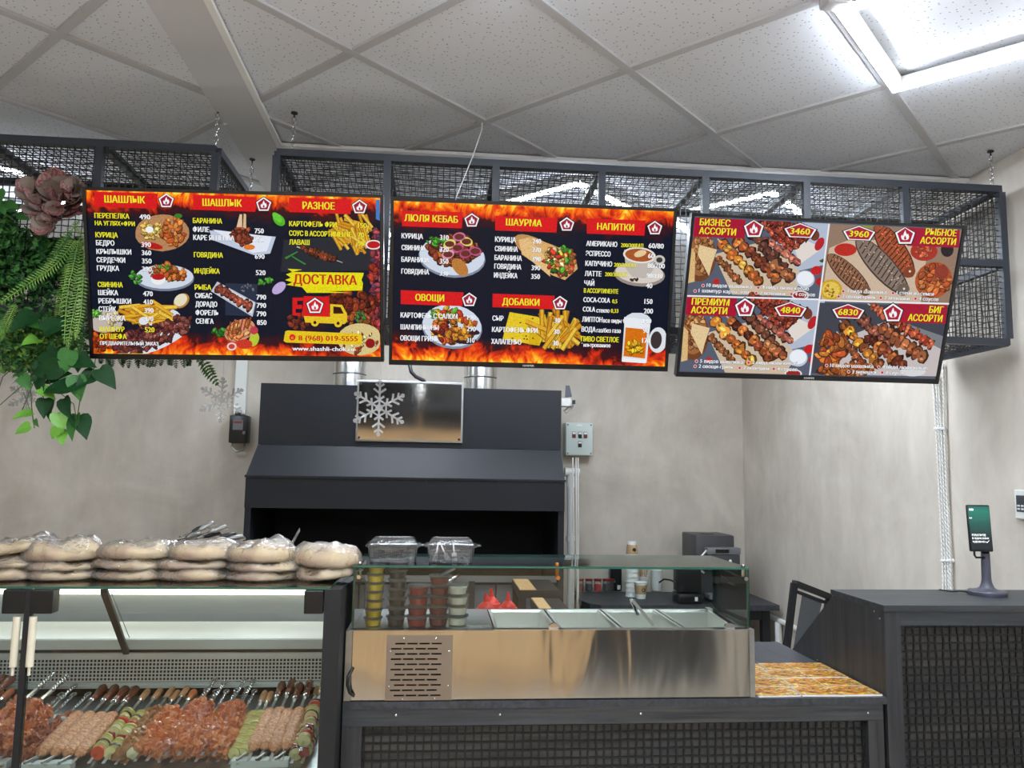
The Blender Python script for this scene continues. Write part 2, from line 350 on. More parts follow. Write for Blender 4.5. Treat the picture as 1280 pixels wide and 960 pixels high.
for i in range(-14, 15):
    for d, o in ((e1.normalized(), G0+e2*i), (e2.normalized(), G0+e1*i)):
        t0, t1 = cline(o, d)
        if t1-t0 < .05: continue
        a = o+d*t0; b = o+d*t1; zq = ZC-.0005-(.0006 if d[1] > 0 else 0); mb.bar((a.x, a.y, zq), (b.x, b.y, zq), .028, .009)
mb.build('ceiling_grid', 'grid', ceil)
BX0, BX1, BY0, BY1 = -.83, -.672, 3.065, 3.2; ZB = 2.857
st('trim_1', 'trim_grey', (BX1, XW, BY0, BY1, ZB, ZC+.0))
st('trim_2', 'trim_white', (BX1-.002, XW, BY0-.03, BY0, ZB-.001, ZC-.001))
st('trim_3', 'trim_grey', (BX0, BX1, YF, YB, ZB, ZC))
st('trim_4', 'trim_white', (BX1, BX1+.02, YF, BY0-.03, ZB-.001, ZC-.001))
# LED frames
for k, c in enumerate(LAMPS):
    lab = {0: 'square LED frame light glowing at the top right of the ceiling', 2: 'LED frame light behind the black mesh cage, above the middle menu screen', 3: 'LED frame light behind the mesh cage, above the right menu screen', 4: 'LED frame light seen through the left cage above the green plants'}.get(k, 'square LED frame light in the shop ceiling outside the picture')
    t = thing('ceiling_light', (c[0], c[1], ZC-.035), lab, 'light', rz=pi/4, group='LED frame ceiling lights')
    h = P/2-.018; w_ = .03; a = MB(); b = MB()
    for s in (-1, 1):
        for z0, z1, q, ww in ((-.004, .0025, b, w_), (.003, .028, a, w_+.008)):
            o = .004 if q is a else 0
            if s: 
                q.box(-h-o, h+o, s*h-(ww if s > 0 else 0)+s*o, s*h+(ww if s < 0 else 0)+s*o, z0, z1)
                q.box(s*h-(ww if s > 0 else 0)+s*o, s*h+(ww if s < 0 else 0)+s*o, -h+w_, h-w_, z0, z1)
    a.build('light_frame', 'white_paint', t, local=True); b.build('diffuser', 'led', t, local=True)
t = thing('lamp_driver', (1.02, 1.87, ZC-.03), 'grey driver box beside the corner of the LED frame at the top edge', 'light fitting')
MB().cbox(.975, 1.06, 1.85, 1.9, ZC-.035, ZC-.007, .006).build('housing', 'grid', t)
# ------------------------------------------------------------------ mesh cages
def wgrid(mb, o, u, v, lu, lv, pitch=.0225, r=.0013, crimp=.0015):
    o = V(o); u = V(u); v = V(v); n = u.cross(v)
    for (a, b, la, lb, ph) in ((u, v, lu, lv, 0), (v, u, lv, lu, 1)):
        nl = int(la/pitch); off = (la-nl*pitch)/2; nb = max(2, int(lb/pitch/2))
        for i in range(nl+1):
            p0 = o+a*(off+i*pitch); vs = []; k = nb
            for j in range(k+1):
                s = 1 if (i+j+ph) % 2 else -1
                c = p0+b*(lb*j/k)+n*(s*crimp)+a*(s*crimp*.9)
                vs += [c-a*r-n*r, c+a*r-n*r, c+a*r+n*r, c-a*r+n*r]
            mb.add(vs, [(4*j+q, 4*j+(q+1) % 4, 4*j+4+(q+1) % 4, 4*j+4+q) for j in range(k) for q in range(4)])
def cage(name, x0, x1, xs, label, midbar):
    y0, y1, z0, z1 = 2.765, 3.2, 2.118, 2.716; w_ = .026; h = w_/2
    t = thing(name, ((x0+x1)/2, (y0+y1)/2, z0), label, 'cage')
    def bar(p, q): MB().bar(p, q, w_).build('frame_bar', 'bar', t)
    for y in (y0, y1):
        for z in (z0, z1): bar((x0, y, z), (x1, y, z))
        for x in xs: bar((x, y, z0+h), (x, y, z1-h))
    for x in xs:
        for z in (z0, z1): bar((x, y0+h, z), (x, y1-h, z))
    if midbar:
        bar((xs[-2]+h, y0, 2.42), (x1-h, y0, 2.42)); bar((x1, y0+h, 2.42), (x1, y1-h, 2.42))
    for nm, o, u, v, lu, lv in (('front_mesh', (x0, y0, z0), (1, 0, 0), (0, 0, 1), x1-x0, z1-z0), ('back_mesh', (x0, y1, z0), (1, 0, 0), (0, 0, 1), x1-x0, z1-z0),
                                ('top_mesh', (x0, y0, z1), (1, 0, 0), (0, 1, 0), x1-x0, y1-y0), ('bottom_mesh', (x0, y0, z0), (1, 0, 0), (0, 1, 0), x1-x0, y1-y0),
                                ('side_mesh', (x0, y0, z0), (0, 1, 0), (0, 0, 1), y1-y0, z1-z0), ('side_mesh', (x1, y0, z0), (0, 1, 0), (0, 0, 1), y1-y0, z1-z0)):
        if nm == 'back_mesh' : continue
        mb = MB(); wgrid(mb, o, u, v, lu, lv); mb.build(nm, 'wire', t, kind='stuff')
    return t
XC = [-.608+ i*(2.13+.608)/7 for i in range(8)]
cage('hanging_cage', XC[0], XC[-1], XC, 'long black wire mesh cage hanging above the middle and right menu screens', True)
XD = [-.818-.392*i for i in range(5)][::-1]
cage('hanging_cage', XD[0], XD[-1], XD, 'shorter black wire mesh cage at the left, with plants and a succulent on it', False)
def chain(x, y, z0, z1, label):
    t = thing('hanging_chain', (x, y, z0), label, 'chain', group='chains holding the mesh cages')
    mb = MB(); n = max(2, int((z1-.012-z0)/.019))
    for i in range(n):
        z = z0+(i+.5)*(z1-.012-z0)/n; a = (z1-z0)/n*.62; pts = []
        for k in range(13):
            q = 2*pi*k/12; u, v_ = .0065*cos(q), a*sin(q); pts.append((x+(u if i % 2 else 0), y+(0 if i % 2 else u), z+v_))
        L = MB().tube(pts, .0016, 5, cap=False); L.build('chain_link', 'chain', t, smooth=True)
    hk = MB().tube([(x+.001, y, z1+.01), (x, y, z1-.012)], .003, 6).lathe([(.012, -.004), (.012, 0)], (x, y, z1+.006), n=12); hk.build('ceiling_hook', 'black_matte', t)
chain(-.822, 2.765, 2.73, ZC-.006, 'chain and hook at the right front corner of the left mesh cage')
chain(-.80, 3.19, 2.73, ZB-.006, 'chain at the right back corner of the left mesh cage')
chain(-.555, 2.765, 2.73, ZC-.006, 'chain and hook at the left front corner of the long mesh cage')
chain(2.10, 2.765, 2.73, ZC-.006, 'chain and hook at the right end of the long mesh cage')
a = at(603, 160, 1, 2.72); b = at(570, 247, 1, 2.6)
tmp = MB().tube([a+V((0, .03, .01)), a, a*.6+b*.4+V((.004, 0, 0)), b, b+V((-.004, .04, -.03))], .0016, 5).tube([(a.x, a.y+.03, a.z+.01), (a.x, a.y+.033, a.z+.06)], .002, 5)
tmp.build('white_ribbon', 'white_paint', label='thin white ribbon hanging from the ceiling above the middle menu screen', cat='ribbon')
# ------------------------------------------------------------------ menu screens
MONS = [(-.679, 2.222, -.012, .233, .016, .952, 0), (.296, 2.225, -.023, .251, 0, .960, 0), (1.306, 2.21, .001, .349, -.001, .976, 0)]
LABM = ['left menu screen with grill and delivery prices, against the green plants', 'middle menu screen with flames, drinks and a beer mug', 'right menu screen with four photographs of mixed grill platters']
YE = lin((232, 226, 36)); WH = lin((240, 242, 246)); RE = lin((226, 26, 30)); CR = lin((176, 20, 52)); NAVY = lin((24, 30, 44)); BR = [(120, 58, 30), (160, 82, 40), (92, 40, 24), (186, 106, 52), (142, 70, 44)]
class Scr:
    def __init__(s, M, w, h):
        s.M = M; s.Mi = M.inverted(); s.w = w; s.h = h; s.pic = MB(); s.txt = MB(); s.lay = 0
        s.o = M.translation; s.nn = (M.to_3x3() @ V((0, -1, 0)))
        s.y0 = -.0012
    def L(s, px, py):      # photo pixel on the screen -> local x, z
        r = ray(px, py); p = CAM + r*((s.o-CAM).dot(s.nn)/r.dot(s.nn)); q = s.Mi @ p; return q.x, q.z
    def cl(s, x, z): hx = s.w/2-.0125; hz = s.h/2-.0145; return max(-hx, min(hx, x)), max(-hz+.004, min(hz, z))
    def poly(s, pts, c, txt=False, px=True):
        q = [s.L(*p) for p in pts] if px else pts
        q = [s.cl(*p) for p in q]; mb = s.txt if txt else s.pic; s.lay += 1
        y = s.y0 - s.lay*1.6e-6 - (.001 if txt else 0); mb.c = c
        a = sum(q[i][0]*q[(i+1) % len(q)][1]-q[(i+1) % len(q)][0]*q[i][1] for i in range(len(q)))
        if a < 0: q = q[::-1]
        mb.add([(x, y, z) for x, z in q], [tuple(range(len(q)))])
    def rect(s, x0, y0, x1, y1, c, cut=0, **k): s.poly([(x0, y0), (x1, y0+(x1-x0)*.03), (x1-cut, y1+(x1-x0)*.03), (x0, y1)], c, **k)
    def ell(s, cx, cy, rx, ry, c, rot=0, n=22, jit=0, txt=False):
        s.poly([(cx+rx*cos(2*pi*i/n)*cos(rot)*(1+random.uniform(-jit, jit))-ry*sin(2*pi*i/n)*sin(rot), cy+rx*cos(2*pi*i/n)*sin(rot)+ry*sin(2*pi*i/n)*cos(rot)*(1+random.uniform(-jit, jit))) for i in range(n)], c, txt=txt)
    def blobs(s, cx, cy, rx, ry, n, sz, cols, rot=0, asp=1.6):
        sz *= .78
        for _ in range(int(n*1.35)):
            a = random.uniform(0, 2*pi); q = sqrt(random.random()); u, v = rx*q*cos(a), ry*q*sin(a)
            x = cx+u*cos(rot)-v*sin(rot); y = cy+u*sin(rot)+v*cos(rot); z = sz*random.uniform(.6, 1.2); r = random.uniform(0, pi)
            c = random.choice(cols); d = random.uniform(.75, 1.2); c = tuple(min(255, k*d) for k in c)
            s.ell(x, y, z*asp, z, lin([k*.5 for k in c]), r, 8, .3); s.ell(x-.3, y-.4, z*asp*.8, z*.78, lin(c), r, 8, .35)
            s.ell(x-z*.3, y-z*.35, z*asp*.3, z*.16, lin([min(255, k*1.25+12) for k in c]), r, 5, .4)
    def kebab(s, x0, y0, x1, y1, w_, n, cols, rod=True):
        if rod:
            dx, dy = x1-x0, y1-y0; l = sqrt(dx*dx+dy*dy); ux, uy = dx/l, dy/l
            s.poly([(x0-ux*5-uy*.8, y0-uy*5+ux*.8), (x0-ux*5+uy*.8, y0-uy*5-ux*.8), (x1+ux*9, y1+uy*9), (x1+ux*9-uy*.8, y1+uy*9+ux*.8)], lin((186, 182, 176)))
        rot = atan2(y1-y0, x1-x0)
        n = int(n*1.4)
        for i in range(n):
            t = (i+.5)/n; x = x0+(x1-x0)*t+random.uniform(-1, 1); y = y0+(y1-y0)*t+random.uniform(-1, 1); c = random.choice(cols); d = random.uniform(.8, 1.15); c = [min(255, k*d) for k in c]
            z = sqrt((x1-x0)**2+(y1-y0)**2)/n*.72; q = w_*random.uniform(.65, 1.15); r = rot+random.uniform(-.25, .25)
            s.ell(x, y, z, q, lin([k*.42 for k in c]), r, 9, .35); s.ell(x-.4, y-.6, z*.85, q*.8, lin(c), r, 8, .4)
            for kq in (.55, 1.3, 1.45): s.ell(x+random.uniform(-.4, .4)*z, y+random.uniform(-.5, .4)*q, z*.4, q*.2, lin([min(255, k*kq+6) for k in c]), r+random.uniform(-.5, .5), 6, .35)
    def fries(s, cx, cy, rx, ry, n, ang, l=11, w_=2.0):
        for _ in range(n):
            x = cx+random.uniform(-rx, rx); y = cy+random.uniform(-ry, ry); a = ang+random.uniform(-.7, .7); dx, dy = cos(a)*l, sin(a)*l; nx, ny = -sin(a)*w_, cos(a)*w_
            c = random.choice([(238, 180, 44), (250, 206, 70), (222, 150, 30)])
            s.poly([(x-dx-nx, y-dy-ny), (x+dx-nx, y+dy-ny), (x+dx+nx, y+dy+ny), (x-dx+nx, y-dy+ny)], lin([k*.7 for k in c]))
            s.poly([(x-dx-nx*.6, y-dy-ny*.9), (x+dx-nx*.6, y+dy-ny*.9), (x+dx+nx*.5, y+dy+ny*.5), (x-dx+nx*.5, y-dy+ny*.5)], lin(c))
    def text(s, t, x0, x1, yc, hh=6.5, c=WH, bold=.032, shadow=True):
        a = s.L(x0, yc); b = s.L(x1, yc); zc = (a[1]+b[1])/2; W = b[0]-a[0]; H = s.L(x0, yc-hh/2)[1]-s.L(x0, yc+hh/2)[1]
        s.lay += 60; yt = s.y0-s.lay*1.6e-6-.001; ref = None
        cu = bpy.data.curves.new('t', 'FONT'); cu.body = t; cu.resolution_u = 2; ob = bpy.data.objects.new('t', cu); COL.objects.link(ob)
        dg = bpy.context.evaluated_depsgraph_get(); me = ob.evaluated_get(dg).to_mesh()
        vs = [v.co.copy() for v in me.vertices]; fs = [tuple(p.vertices) for p in me.polygons]; ob.evaluated_get(dg).to_mesh_clear()
        bpy.data.objects.remove(ob); bpy.data.curves.remove(cu)
        mx0, mx1 = min(v.x for v in vs), max(v.x for v in vs); sx = W/(mx1-mx0); sz = H/.72; q = 0
        for dx, dz, cc in [(i, j-.0002, (.004, .004, .006)) for i in (-.0008, .0008) for j in (-.0007, .0007)]*shadow+[(-bold*sz*.9, 0, c), (bold*sz*.9, 0, c)]:
            s.txt.c = cc; q += 1; s.txt.add([(a[0]+(v.x-mx0)*sx+dx, yt-q*1.2e-5, zc-H/2+v.y*sz+dz) for v in vs], fs)
    def logo(s, cx, cy, r, inner=(150, 16, 44), outer=(240, 240, 244)):
        def pent(q, dy=0): return [(cx+q*1.05*sin(2*pi*i/5), cy+dy-q*cos(2*pi*i/5)) for i in range(5)]
        s.poly(pent(r*1.12), (.004, .004, .006), True); s.poly(pent(r), lin(outer), True); s.poly(pent(r*.8), lin(inner), True)
        fl = [(-.34, .36), (-.42, .08), (-.3, -.12), (-.22, .05), (-.12, -.3), (.02, -.58), (.1, -.3), (.2, -.1), (.28, -.24), (.4, .06), (.36, .3), (.2, .42), (-.14, .44)]
        s.poly([(cx+r*x, cy+r*y) for x, y in fl], lin(outer), True)
        s.poly([(cx+r*x, cy+r*y) for x, y in [(-.08, .4), (-.12, .2), (0, -.02), (.1, .16), (.12, .38)]], lin(inner), True)
    def price(s, t, cx, cy, w_=26):
        f = lambda k: [(cx-w_*.72*k, cy-3*k), (cx, cy-9.5*k), (cx+w_*.74*k, cy-2*k), (cx+w_*.5*k, cy+8*k), (cx-w_*.5*k, cy+7*k)]
        s.poly(f(1.14), (.005, .004, .006), True); s.poly(f(1.05), lin((240, 240, 244)), True); s.poly(f(.92), lin((170, 24, 50)), True)
        s.text(t, cx-w_*.47, cx+w_*.47, cy, 8, YE, .036)
scr = []
for k, (x, z, yaw, tilt, roll, w_, _) in enumerate(MONS):
    r = V((cos(yaw), sin(yaw), 0)); n0 = V((sin(yaw), -cos(yaw), 0)); u = V((0, 0, 1))*cos(tilt)+n0*sin(tilt)
    r2 = r*cos(roll)+u*sin(roll); u2 = -r*sin(roll)+u*cos(roll); yy = r2.cross(u2)*-1; h = w_*.578
    M = Matrix((r2, u2.cross(r2), u2)).transposed().to_4x4(); M.translation = V((x, 2.6, z))
    t = thing('menu_screen', None, LABM[k], 'screen', M=M, group='menu screens hanging on the mesh cages')
    S = Scr(M, w_, h); S.t = t; scr.append(S)
    MB().cbox(-w_/2, w_/2, .0015, .022, -h/2, h/2, .003).cbox(-w_*.36, w_*.36, .02, .05, -h*.42, h*.2, .008).build('housing', 'bezel', t, local=True)
    a, b, c = .0105, .0105, .017; q = MB()
    q.box(-w_/2, w_/2, -.0085, .0015, h/2-b, h/2).box(-w_/2, w_/2, -.0085, .0015, -h/2, -h/2+c).box(-w_/2, -w_/2+a, -.0085, .0015, -h/2+c, h/2-b).box(w_/2-a, w_/2, -.0085, .0015, -h/2+c, h/2-b)
    q.build('bezel', 'bezel', t, local=True)
    q = MB(); q.c = lin((86, 94, 112)) if k == 2 else None; q.box(-w_/2+a, w_/2-a, -.001, .0015, -h/2+c, h/2-b)
    if k < 2: S.dp = q.build('display_panel', 'screen_flame', t, local=True)
    else: S.dp = q.build('display_panel', 'screen_print', t, local=True)
    # bracket from the back of the screen to the cage front
    Mi = M.inverted()
    for sx in (-.25, .25):
        for zz, q in ((.17, 2.45), (-.1, 2.16)): MB().bar((sx, .045, zz), Mi @ V((x+sx, 2.742, q)), .03, .012).build('wall_bracket', 'bar', t, local=True)
A, B, C = scr
def z1(X, Y): return 100+X/4, 220+Y/4
def z2(X, Y): return 290+X/4, 220+Y/4
def z3(X, Y): return 480+X/4.174, 240+Y/4.174
def z4(X, Y): return 660+X/4.174, 240+Y/4.174
def z5(X, Y): return 840+X/4, 250+Y/4
def z6(X, Y): return 1010+X/4, 250+Y/4
def TT(S, z, rows):
    for r in rows:
        t, x0, x1, y = r[:4]; c = r[4] if len(r) > 4 else 'w'; hh = r[5] if len(r) > 5 else 6.4
        a = z(x0, y); b = z(x1, y); S.text(t, a[0], b[0], a[1], hh, {'w': WH, 'y': YE, 'r': lin((190, 30, 20))}[c], .036, c != 'r')
def banner(S, z, x0, y0, x1, y1, c=RE):
    a = z(x0, y0); b = z(x1, y1); S.poly([(a[0], a[1]), (b[0], a[1]+(b[0]-a[0])*.035), (b[0]-1.5, b[1]), (a[0], b[1]-(b[0]-a[0])*.035)], c)
# --- left screen pictures
S = A; MEAT = [(176, 98, 52), (150, 76, 40), (200, 120, 66)]; CH = [(206, 110, 46), (226, 140, 66), (180, 84, 36)]
S.ell(203, 291, 34, 23, lin((190, 140, 96)), 0, 24, .02); S.blobs(190, 288, 14, 11, 26, 3, [(236, 190, 90), (246, 210, 120)]); S.blobs(216, 289, 15, 16, 30, 4.5, CH); S.ell(187, 287, 5, 4, lin((238, 240, 244))); S.ell(190, 307, 14, 4, lin((190, 30, 20)), .2); S.ell(223, 270, 5, 3, lin((60, 130, 40)))
S.ell(206, 348, 37, 16, lin((120, 130, 150))); S.ell(206, 346, 36, 15, lin((205, 214, 228))); S.blobs(210, 340, 24, 9, 30, 4.5, CH, .1); S.ell(198, 349, 9, 7, lin((236, 236, 238))); S.ell(198, 346, 8, 4, lin((186, 28, 26))); S.blobs(170, 346, 7, 8, 8, 3, [(70, 150, 50)]); S.blobs(206, 334, 7, 3, 6, 2, [(90, 170, 60)])
S.ell(227, 376, 11, 8, lin((196, 140, 70)), -.7); S.ell(226, 375, 9, 7, lin((226, 220, 190)), -.7)
S.ell(200, 396, 26, 12, lin((214, 220, 228))); S.fries(184, 392, 28, 9, 46, .1, 13, 2.4)
S.ell(132, 402, 22, 14, lin((190, 180, 170))); S.blobs(122, 392, 7, 5, 10, 3, [(110, 180, 70)]); S.blobs(140, 398, 14, 8, 14, 3, [(214, 204, 160), (190, 170, 120)])
S.ell(196, 424, 46, 13, lin((214, 222, 232)), -.42); S.blobs(192, 419, 52, 15, 130, 4, [(128, 62, 54), (100, 44, 40), (150, 86, 76), (90, 44, 50)], -.38); S.ell(180, 401, 6, 5, lin((220, 226, 232))); S.blobs(128, 428, 18, 12, 30, 4, [(190, 84, 24), (150, 50, 18)])
S.poly([(262, 288), (345, 296), (338, 317), (318, 319), (266, 300)], lin((190, 200, 220))); S.poly([(266, 287), (340, 296), (334, 314), (316, 316)], lin((224, 230, 242))); S.blobs(303, 294, 12, 10, 34, 4, [(128, 54, 36), (158, 74, 50)]); S.poly([(296, 284), (300, 268), (303, 268), (303, 284)], lin((230, 200, 160))); S.poly([(304, 284), (305, 267), (308, 268), (308, 286)], lin((220, 190, 150))); S.ell(312, 309, 7, 3.5, lin((232, 130, 50)))
S.rect(282, 354, 322, 394, lin((40, 50, 72))); S.poly([(272, 352), (320, 378), (316, 396), (264, 364)], lin((190, 196, 208))); S.poly([(274, 355), (318, 379), (315, 392), (268, 364)], lin((222, 226, 236))); S.kebab(272, 359, 315, 385, 6.5, 6, [(130, 60, 46), (156, 80, 60)], False); S.blobs(310, 360, 10, 5, 14, 2, [(90, 96, 110), (60, 66, 84)])
S.blobs(274, 415, 9, 5, 14, 3, [(60, 140, 50)]); S.ell(300, 413, 20, 13, lin((222, 150, 120)), -.4); S.blobs(299, 412, 17, 11, 22, 4, [(226, 130, 76), (236, 160, 100)], -.4)
for i in range(6): S.poly([(284+i*5, 420-i*1.8), (286+i*5, 420-i*1.8), (290+i*5, 402-i*1.2), (288+i*5, 402-i*1.2)], lin((150, 70, 30)))
S.ell(318, 424, 6, 9, lin((190, 210, 60)), .3); S.ell(306, 430, 10, 6, lin((210, 60, 40))); S.ell(318, 413, 5, 5, lin((200, 60, 80))); S.ell(290, 433, 6, 5, lin((236, 210, 210))); S.ell(290, 433, 4, 3.2, lin((210, 70, 60)))
S.ell(349, 275, 9, 6, lin((90, 190, 40)), .8); S.ell(347, 272, 8, 4, lin((110, 210, 60)), .8); S.blobs(338, 350, 4, 3, 5, 3, [(90, 180, 60)]); S.blobs(328, 354, 4, 3, 4, 3, [(90, 180, 60)]); S.ell(349, 360, 10, 6, lin((190, 170, 220)), -.7)
S.poly([(355, 300), (420, 296), (470, 308), (470, 338), (351, 340)], lin((38, 42, 50))); S.kebab(376, 310, 420, 325, 5.5, 7, [(120, 58, 32), (90, 44, 26)]); S.poly([(356, 322), (372, 314), (373, 315), (358, 324)], lin((60, 140, 60))); S.poly([(366, 320), (383, 330), (381, 331), (365, 321)], lin((60, 140, 60)))
S.fries(441, 290, 20, 14, 60, .7, 11, 2); S.fries(450, 300, 10, 10, 20, 1.2, 10, 2)
S.poly([(470, 250), (478, 250), (478, 276), (470, 274)], lin((70, 130, 200))); S.blobs(471, 352, 7, 66, 90, 4.5, [(140, 50, 50), (120, 40, 60), (170, 70, 80), (90, 60, 90), (190, 60, 40)]); S.ell(467, 306, 10, 6, lin((226, 226, 226))); S.ell(467, 306, 8, 4.5, lin((196, 24, 30)))
S.blobs(436, 380, 36, 14, 60, 5, [(110, 40, 22), (150, 60, 30), (90, 30, 20)]); S.blobs(374, 400, 12, 12, 16, 4, [(120, 50, 34)]); S.blobs(436, 398, 30, 8, 20, 4, [(170, 90, 40)]); S.blobs(450, 396, 10, 6, 10, 2.5, [(60, 120, 60)], -.6)
S.ell(450, 424, 28, 20, lin((222, 202, 140))); S.blobs(450, 428, 22, 14, 24, 2.5, [(200, 170, 100), (150, 60, 40), (236, 220, 160)]); S.ell(463, 429, 6, 6, lin((150, 20, 24)))
banner(S, z1, 75, 78, 392, 165); banner(S, z1, 568, 95, 885, 180); banner(S, z2, 287, 108, 600, 192)
# yellow brush stroke, lorry, phone bar
S.poly([(360, 336), (378, 337), (364, 340), (455, 341), (454, 345), (452, 350), (454, 354), (453, 363), (410, 364), (440, 366), (384, 366), (378, 359), (358, 356), (366, 353), (357, 350), (364, 347), (358, 343), (366, 340)], lin((240, 230, 20)))
S.poly([(366, 372), (380, 372), (380, 376), (372, 376), (372, 381), (378, 381), (378, 386), (370, 386), (370, 391), (376, 391), (376, 395), (366, 394)], RE)
S.poly([(380, 370), (412, 371), (412, 396), (378, 395)], RE)
S.poly([(380, 395), (413, 396), (413, 380), (428, 381), (434, 392), (434, 402), (431, 405), (382, 403)], lin((240, 206, 40))); S.poly([(417, 383), (426, 384), (430, 392), (417, 392)], lin((60, 20, 16)))
S.ell(394, 403, 5, 5, lin((240, 206, 40))); S.ell(394, 403, 2, 2, lin((60, 20, 16))); S.ell(423, 404, 5, 5, lin((240, 206, 40))); S.ell(423, 404, 2, 2, lin((60, 20, 16)))
S.poly([(357, 414), (360, 413), (451, 417), (453, 420), (453, 428), (450, 431), (358, 428), (355, 426)], lin((240, 206, 30))); S.ell(366, 421.5, 4, 4, RE, txt=True); S.text('c', 364.6, 367.6, 421.5, 4, lin((250, 210, 40)))
TT(S, z1, [('ШАШЛЫК', 128, 328, 118, 'y', 9), ('ПЕРЕПЕЛКА', 78, 250, 200, 'y'), ('490', 302, 355, 205), ('НА УГЛЯХ+ФРИ', 80, 278, 238, 'y', 5.6), ('КУРИЦА', 83, 193, 295, 'y'), ('БЕДРО', 86, 176, 335), ('390', 312, 358, 343), ('КРЫЛЫШКИ', 88, 260, 379), ('360', 314, 360, 384), ('СЕРДЕЧКИ', 89, 230, 420), ('350', 315, 362, 425), ('ГРУДКА', 91, 200, 461), ('390', 316, 363, 465), ('СВИНИНА', 95, 218, 543, 'y'), ('ШЕЙКА', 97, 195, 583), ('470', 321, 368, 588), ('РЕБРЫШКИ', 99, 260, 625), ('410', 323, 368, 629), ('СТЕЙК', 100, 185, 665), ('390', 328, 372, 671), ('ВЫРЕЗКА', 103, 232, 710), ('470', 328, 371, 713), ('ШАМПУР', 105, 227, 765, 'y'), ('520', 330, 377, 767, 'y'), ('ОТ ШЕФА', 106, 238, 801, 'y'), ('ПРЕДВАРИТЕЛЬНЫЙ ЗАКАЗ', 107, 397, 836, 'w', 4.6), ('ШАШЛЫК', 618, 812, 135, 'y', 9),
    ('БАРАНИНА', 570, 714, 225, 'y'), ('ФИЛЕ', 570, 650, 268), ('КАРЕ ЯГНЕНКА', 572, 775, 310), ('ГОВЯДИНА', 575, 718, 395, 'y'), ('ИНДЕЙКА', 577, 702, 475, 'y'), ('РЫБА', 579, 660, 556, 'y'), ('СИБАС', 581, 664, 598), ('ДОРАДО', 583, 690, 640), ('ФОРЕЛЬ', 584, 697, 683), ('СЕМГА', 585, 672, 725)])
TT(S, z2, [('750', 118, 162, 275), ('750', 118, 162, 317), ('690', 119, 166, 402), ('520', 124, 171, 483), ('790', 127, 174, 605), ('790', 128, 174, 646), ('790', 128, 174, 688), ('850', 130, 176, 731), ('РАЗНОЕ', 357, 515, 150, 'y', 9), ('КАРТОФЕЛЬ ФРИ', 290, 525, 242, 'y'), ('150', 632, 675, 248, 'y'), ('СОУС В АССОРТИМЕНТЕ', 290, 600, 290, 'y'), ('70', 632, 662, 295, 'y'), ('ЛАВАШ', 290, 390, 332, 'y'), ('50', 633, 663, 337, 'y'), ('ДОСТАВКА', 312, 625, 518, 'r', 12), ('8 (968) 019-5555', 336, 630, 810, 'r', 6.5), ('www.shashli-chok.ru', 306, 612, 862, 'w', 5.5)])
for q in ((z1(438, 127)), (z2(163, 145)), (z2(640, 157))): S.logo(*q, 9.4)
S.logo(*z2(418, 650), 10.5, (200, 24, 36))
# --- middle screen pictures
S = B
S.ell(565, 322, 42, 25, lin((130, 140, 160)), .1); S.ell(565, 320, 41, 24, lin((206, 216, 232)), .1); S.blobs(566, 313, 32, 17, 90, 5, [(132, 58, 36), (104, 42, 30), (160, 76, 44), (184, 100, 50)]); S.ell(575, 334, 8, 13, lin((196, 130, 60)), -.7); S.blobs(548, 301, 14, 5, 14, 3.5, [(80, 170, 50), (60, 130, 40)])
for x, y, c in ((562, 305, (236, 226, 120)), (583, 302, (236, 226, 120)), (572, 310, (200, 90, 140)), (574, 296, (210, 120, 160)), (582, 317, (190, 80, 130)), (594, 314, (200, 90, 140)), (560, 318, (226, 160, 180))):
    S.ell(x, y, 8, 5.5, lin(c), random.uniform(-.5, .3)); S.ell(x, y, 6, 3.8, lin((110, 50, 40)), 0)
S.ell(565, 409, 38, 27, lin((130, 140, 160)), .15); S.ell(565, 407, 37, 26, lin((208, 218, 234)), .15); S.blobs(566, 410, 28, 18, 60, 4.8, [(206, 120, 40), (226, 160, 50), (120, 44, 40), (190, 60, 30), (210, 90, 40)]); S.blobs(556, 392, 18, 7, 22, 4, [(190, 60, 40), (236, 190, 60), (90, 160, 50)]); S.ell(580, 425, 16, 5, lin((44, 24, 40)), .1); S.ell(588, 414, 12, 4, lin((54, 30, 44)), .2); S.blobs(572, 418, 14, 8, 12, 4, [(226, 150, 50)])
S.ell(676, 316, 38, 14, lin((200, 150, 90)), .55); S.poly([(650, 300), (663, 296), (690, 306), (718, 318), (722, 336), (706, 350), (690, 344), (652, 318)], lin((226, 180, 112))); S.poly([(648, 300), (660, 297), (682, 322), (688, 346), (652, 316)], lin((238, 198, 136))); S.blobs(700, 326, 19, 17, 90, 3.6, [(90, 170, 50), (214, 60, 40), (238, 220, 160), (196, 110, 60), (60, 120, 40), (236, 200, 80)], .5)
S.poly([(637, 390), (672, 396), (686, 404), (674, 432), (628, 424)], lin((240, 208, 40))); S.poly([(662, 410), (676, 414), (674, 432), (660, 430)], lin((226, 186, 20)))
for _ in range(12): S.ell(random.uniform(638, 668), random.uniform(398, 426), 1.4, 1, lin((120, 80, 10)), 0, 6)
S.fries(692, 410, 22, 12, 30, 1.1, 17, 3); S.fries(700, 416, 14, 8, 10, -1, 16, 3)
S.ell(799, 343, 32, 15, lin((150, 140, 130)), .08); S.ell(799, 341, 30, 13, lin((214, 206, 196)), .08); S.poly([(780, 312), (819, 318), (816, 338), (806, 348), (790, 346), (782, 336)], lin((190, 182, 174))); S.ell(799, 319, 20.5, 10, lin((230, 224, 216)), .1); S.ell(799, 319, 18, 8, lin((176, 92, 40)), .1); S.ell(800, 317, 8, 4, lin((236, 206, 160)), -.3); S.ell(824, 325, 7, 6, lin((200, 196, 190))); S.ell(824, 325, 4, 3.4, lin((60, 54, 50))); S.blobs(790, 350, 7, 2, 5, 2, [(70, 40, 24)])
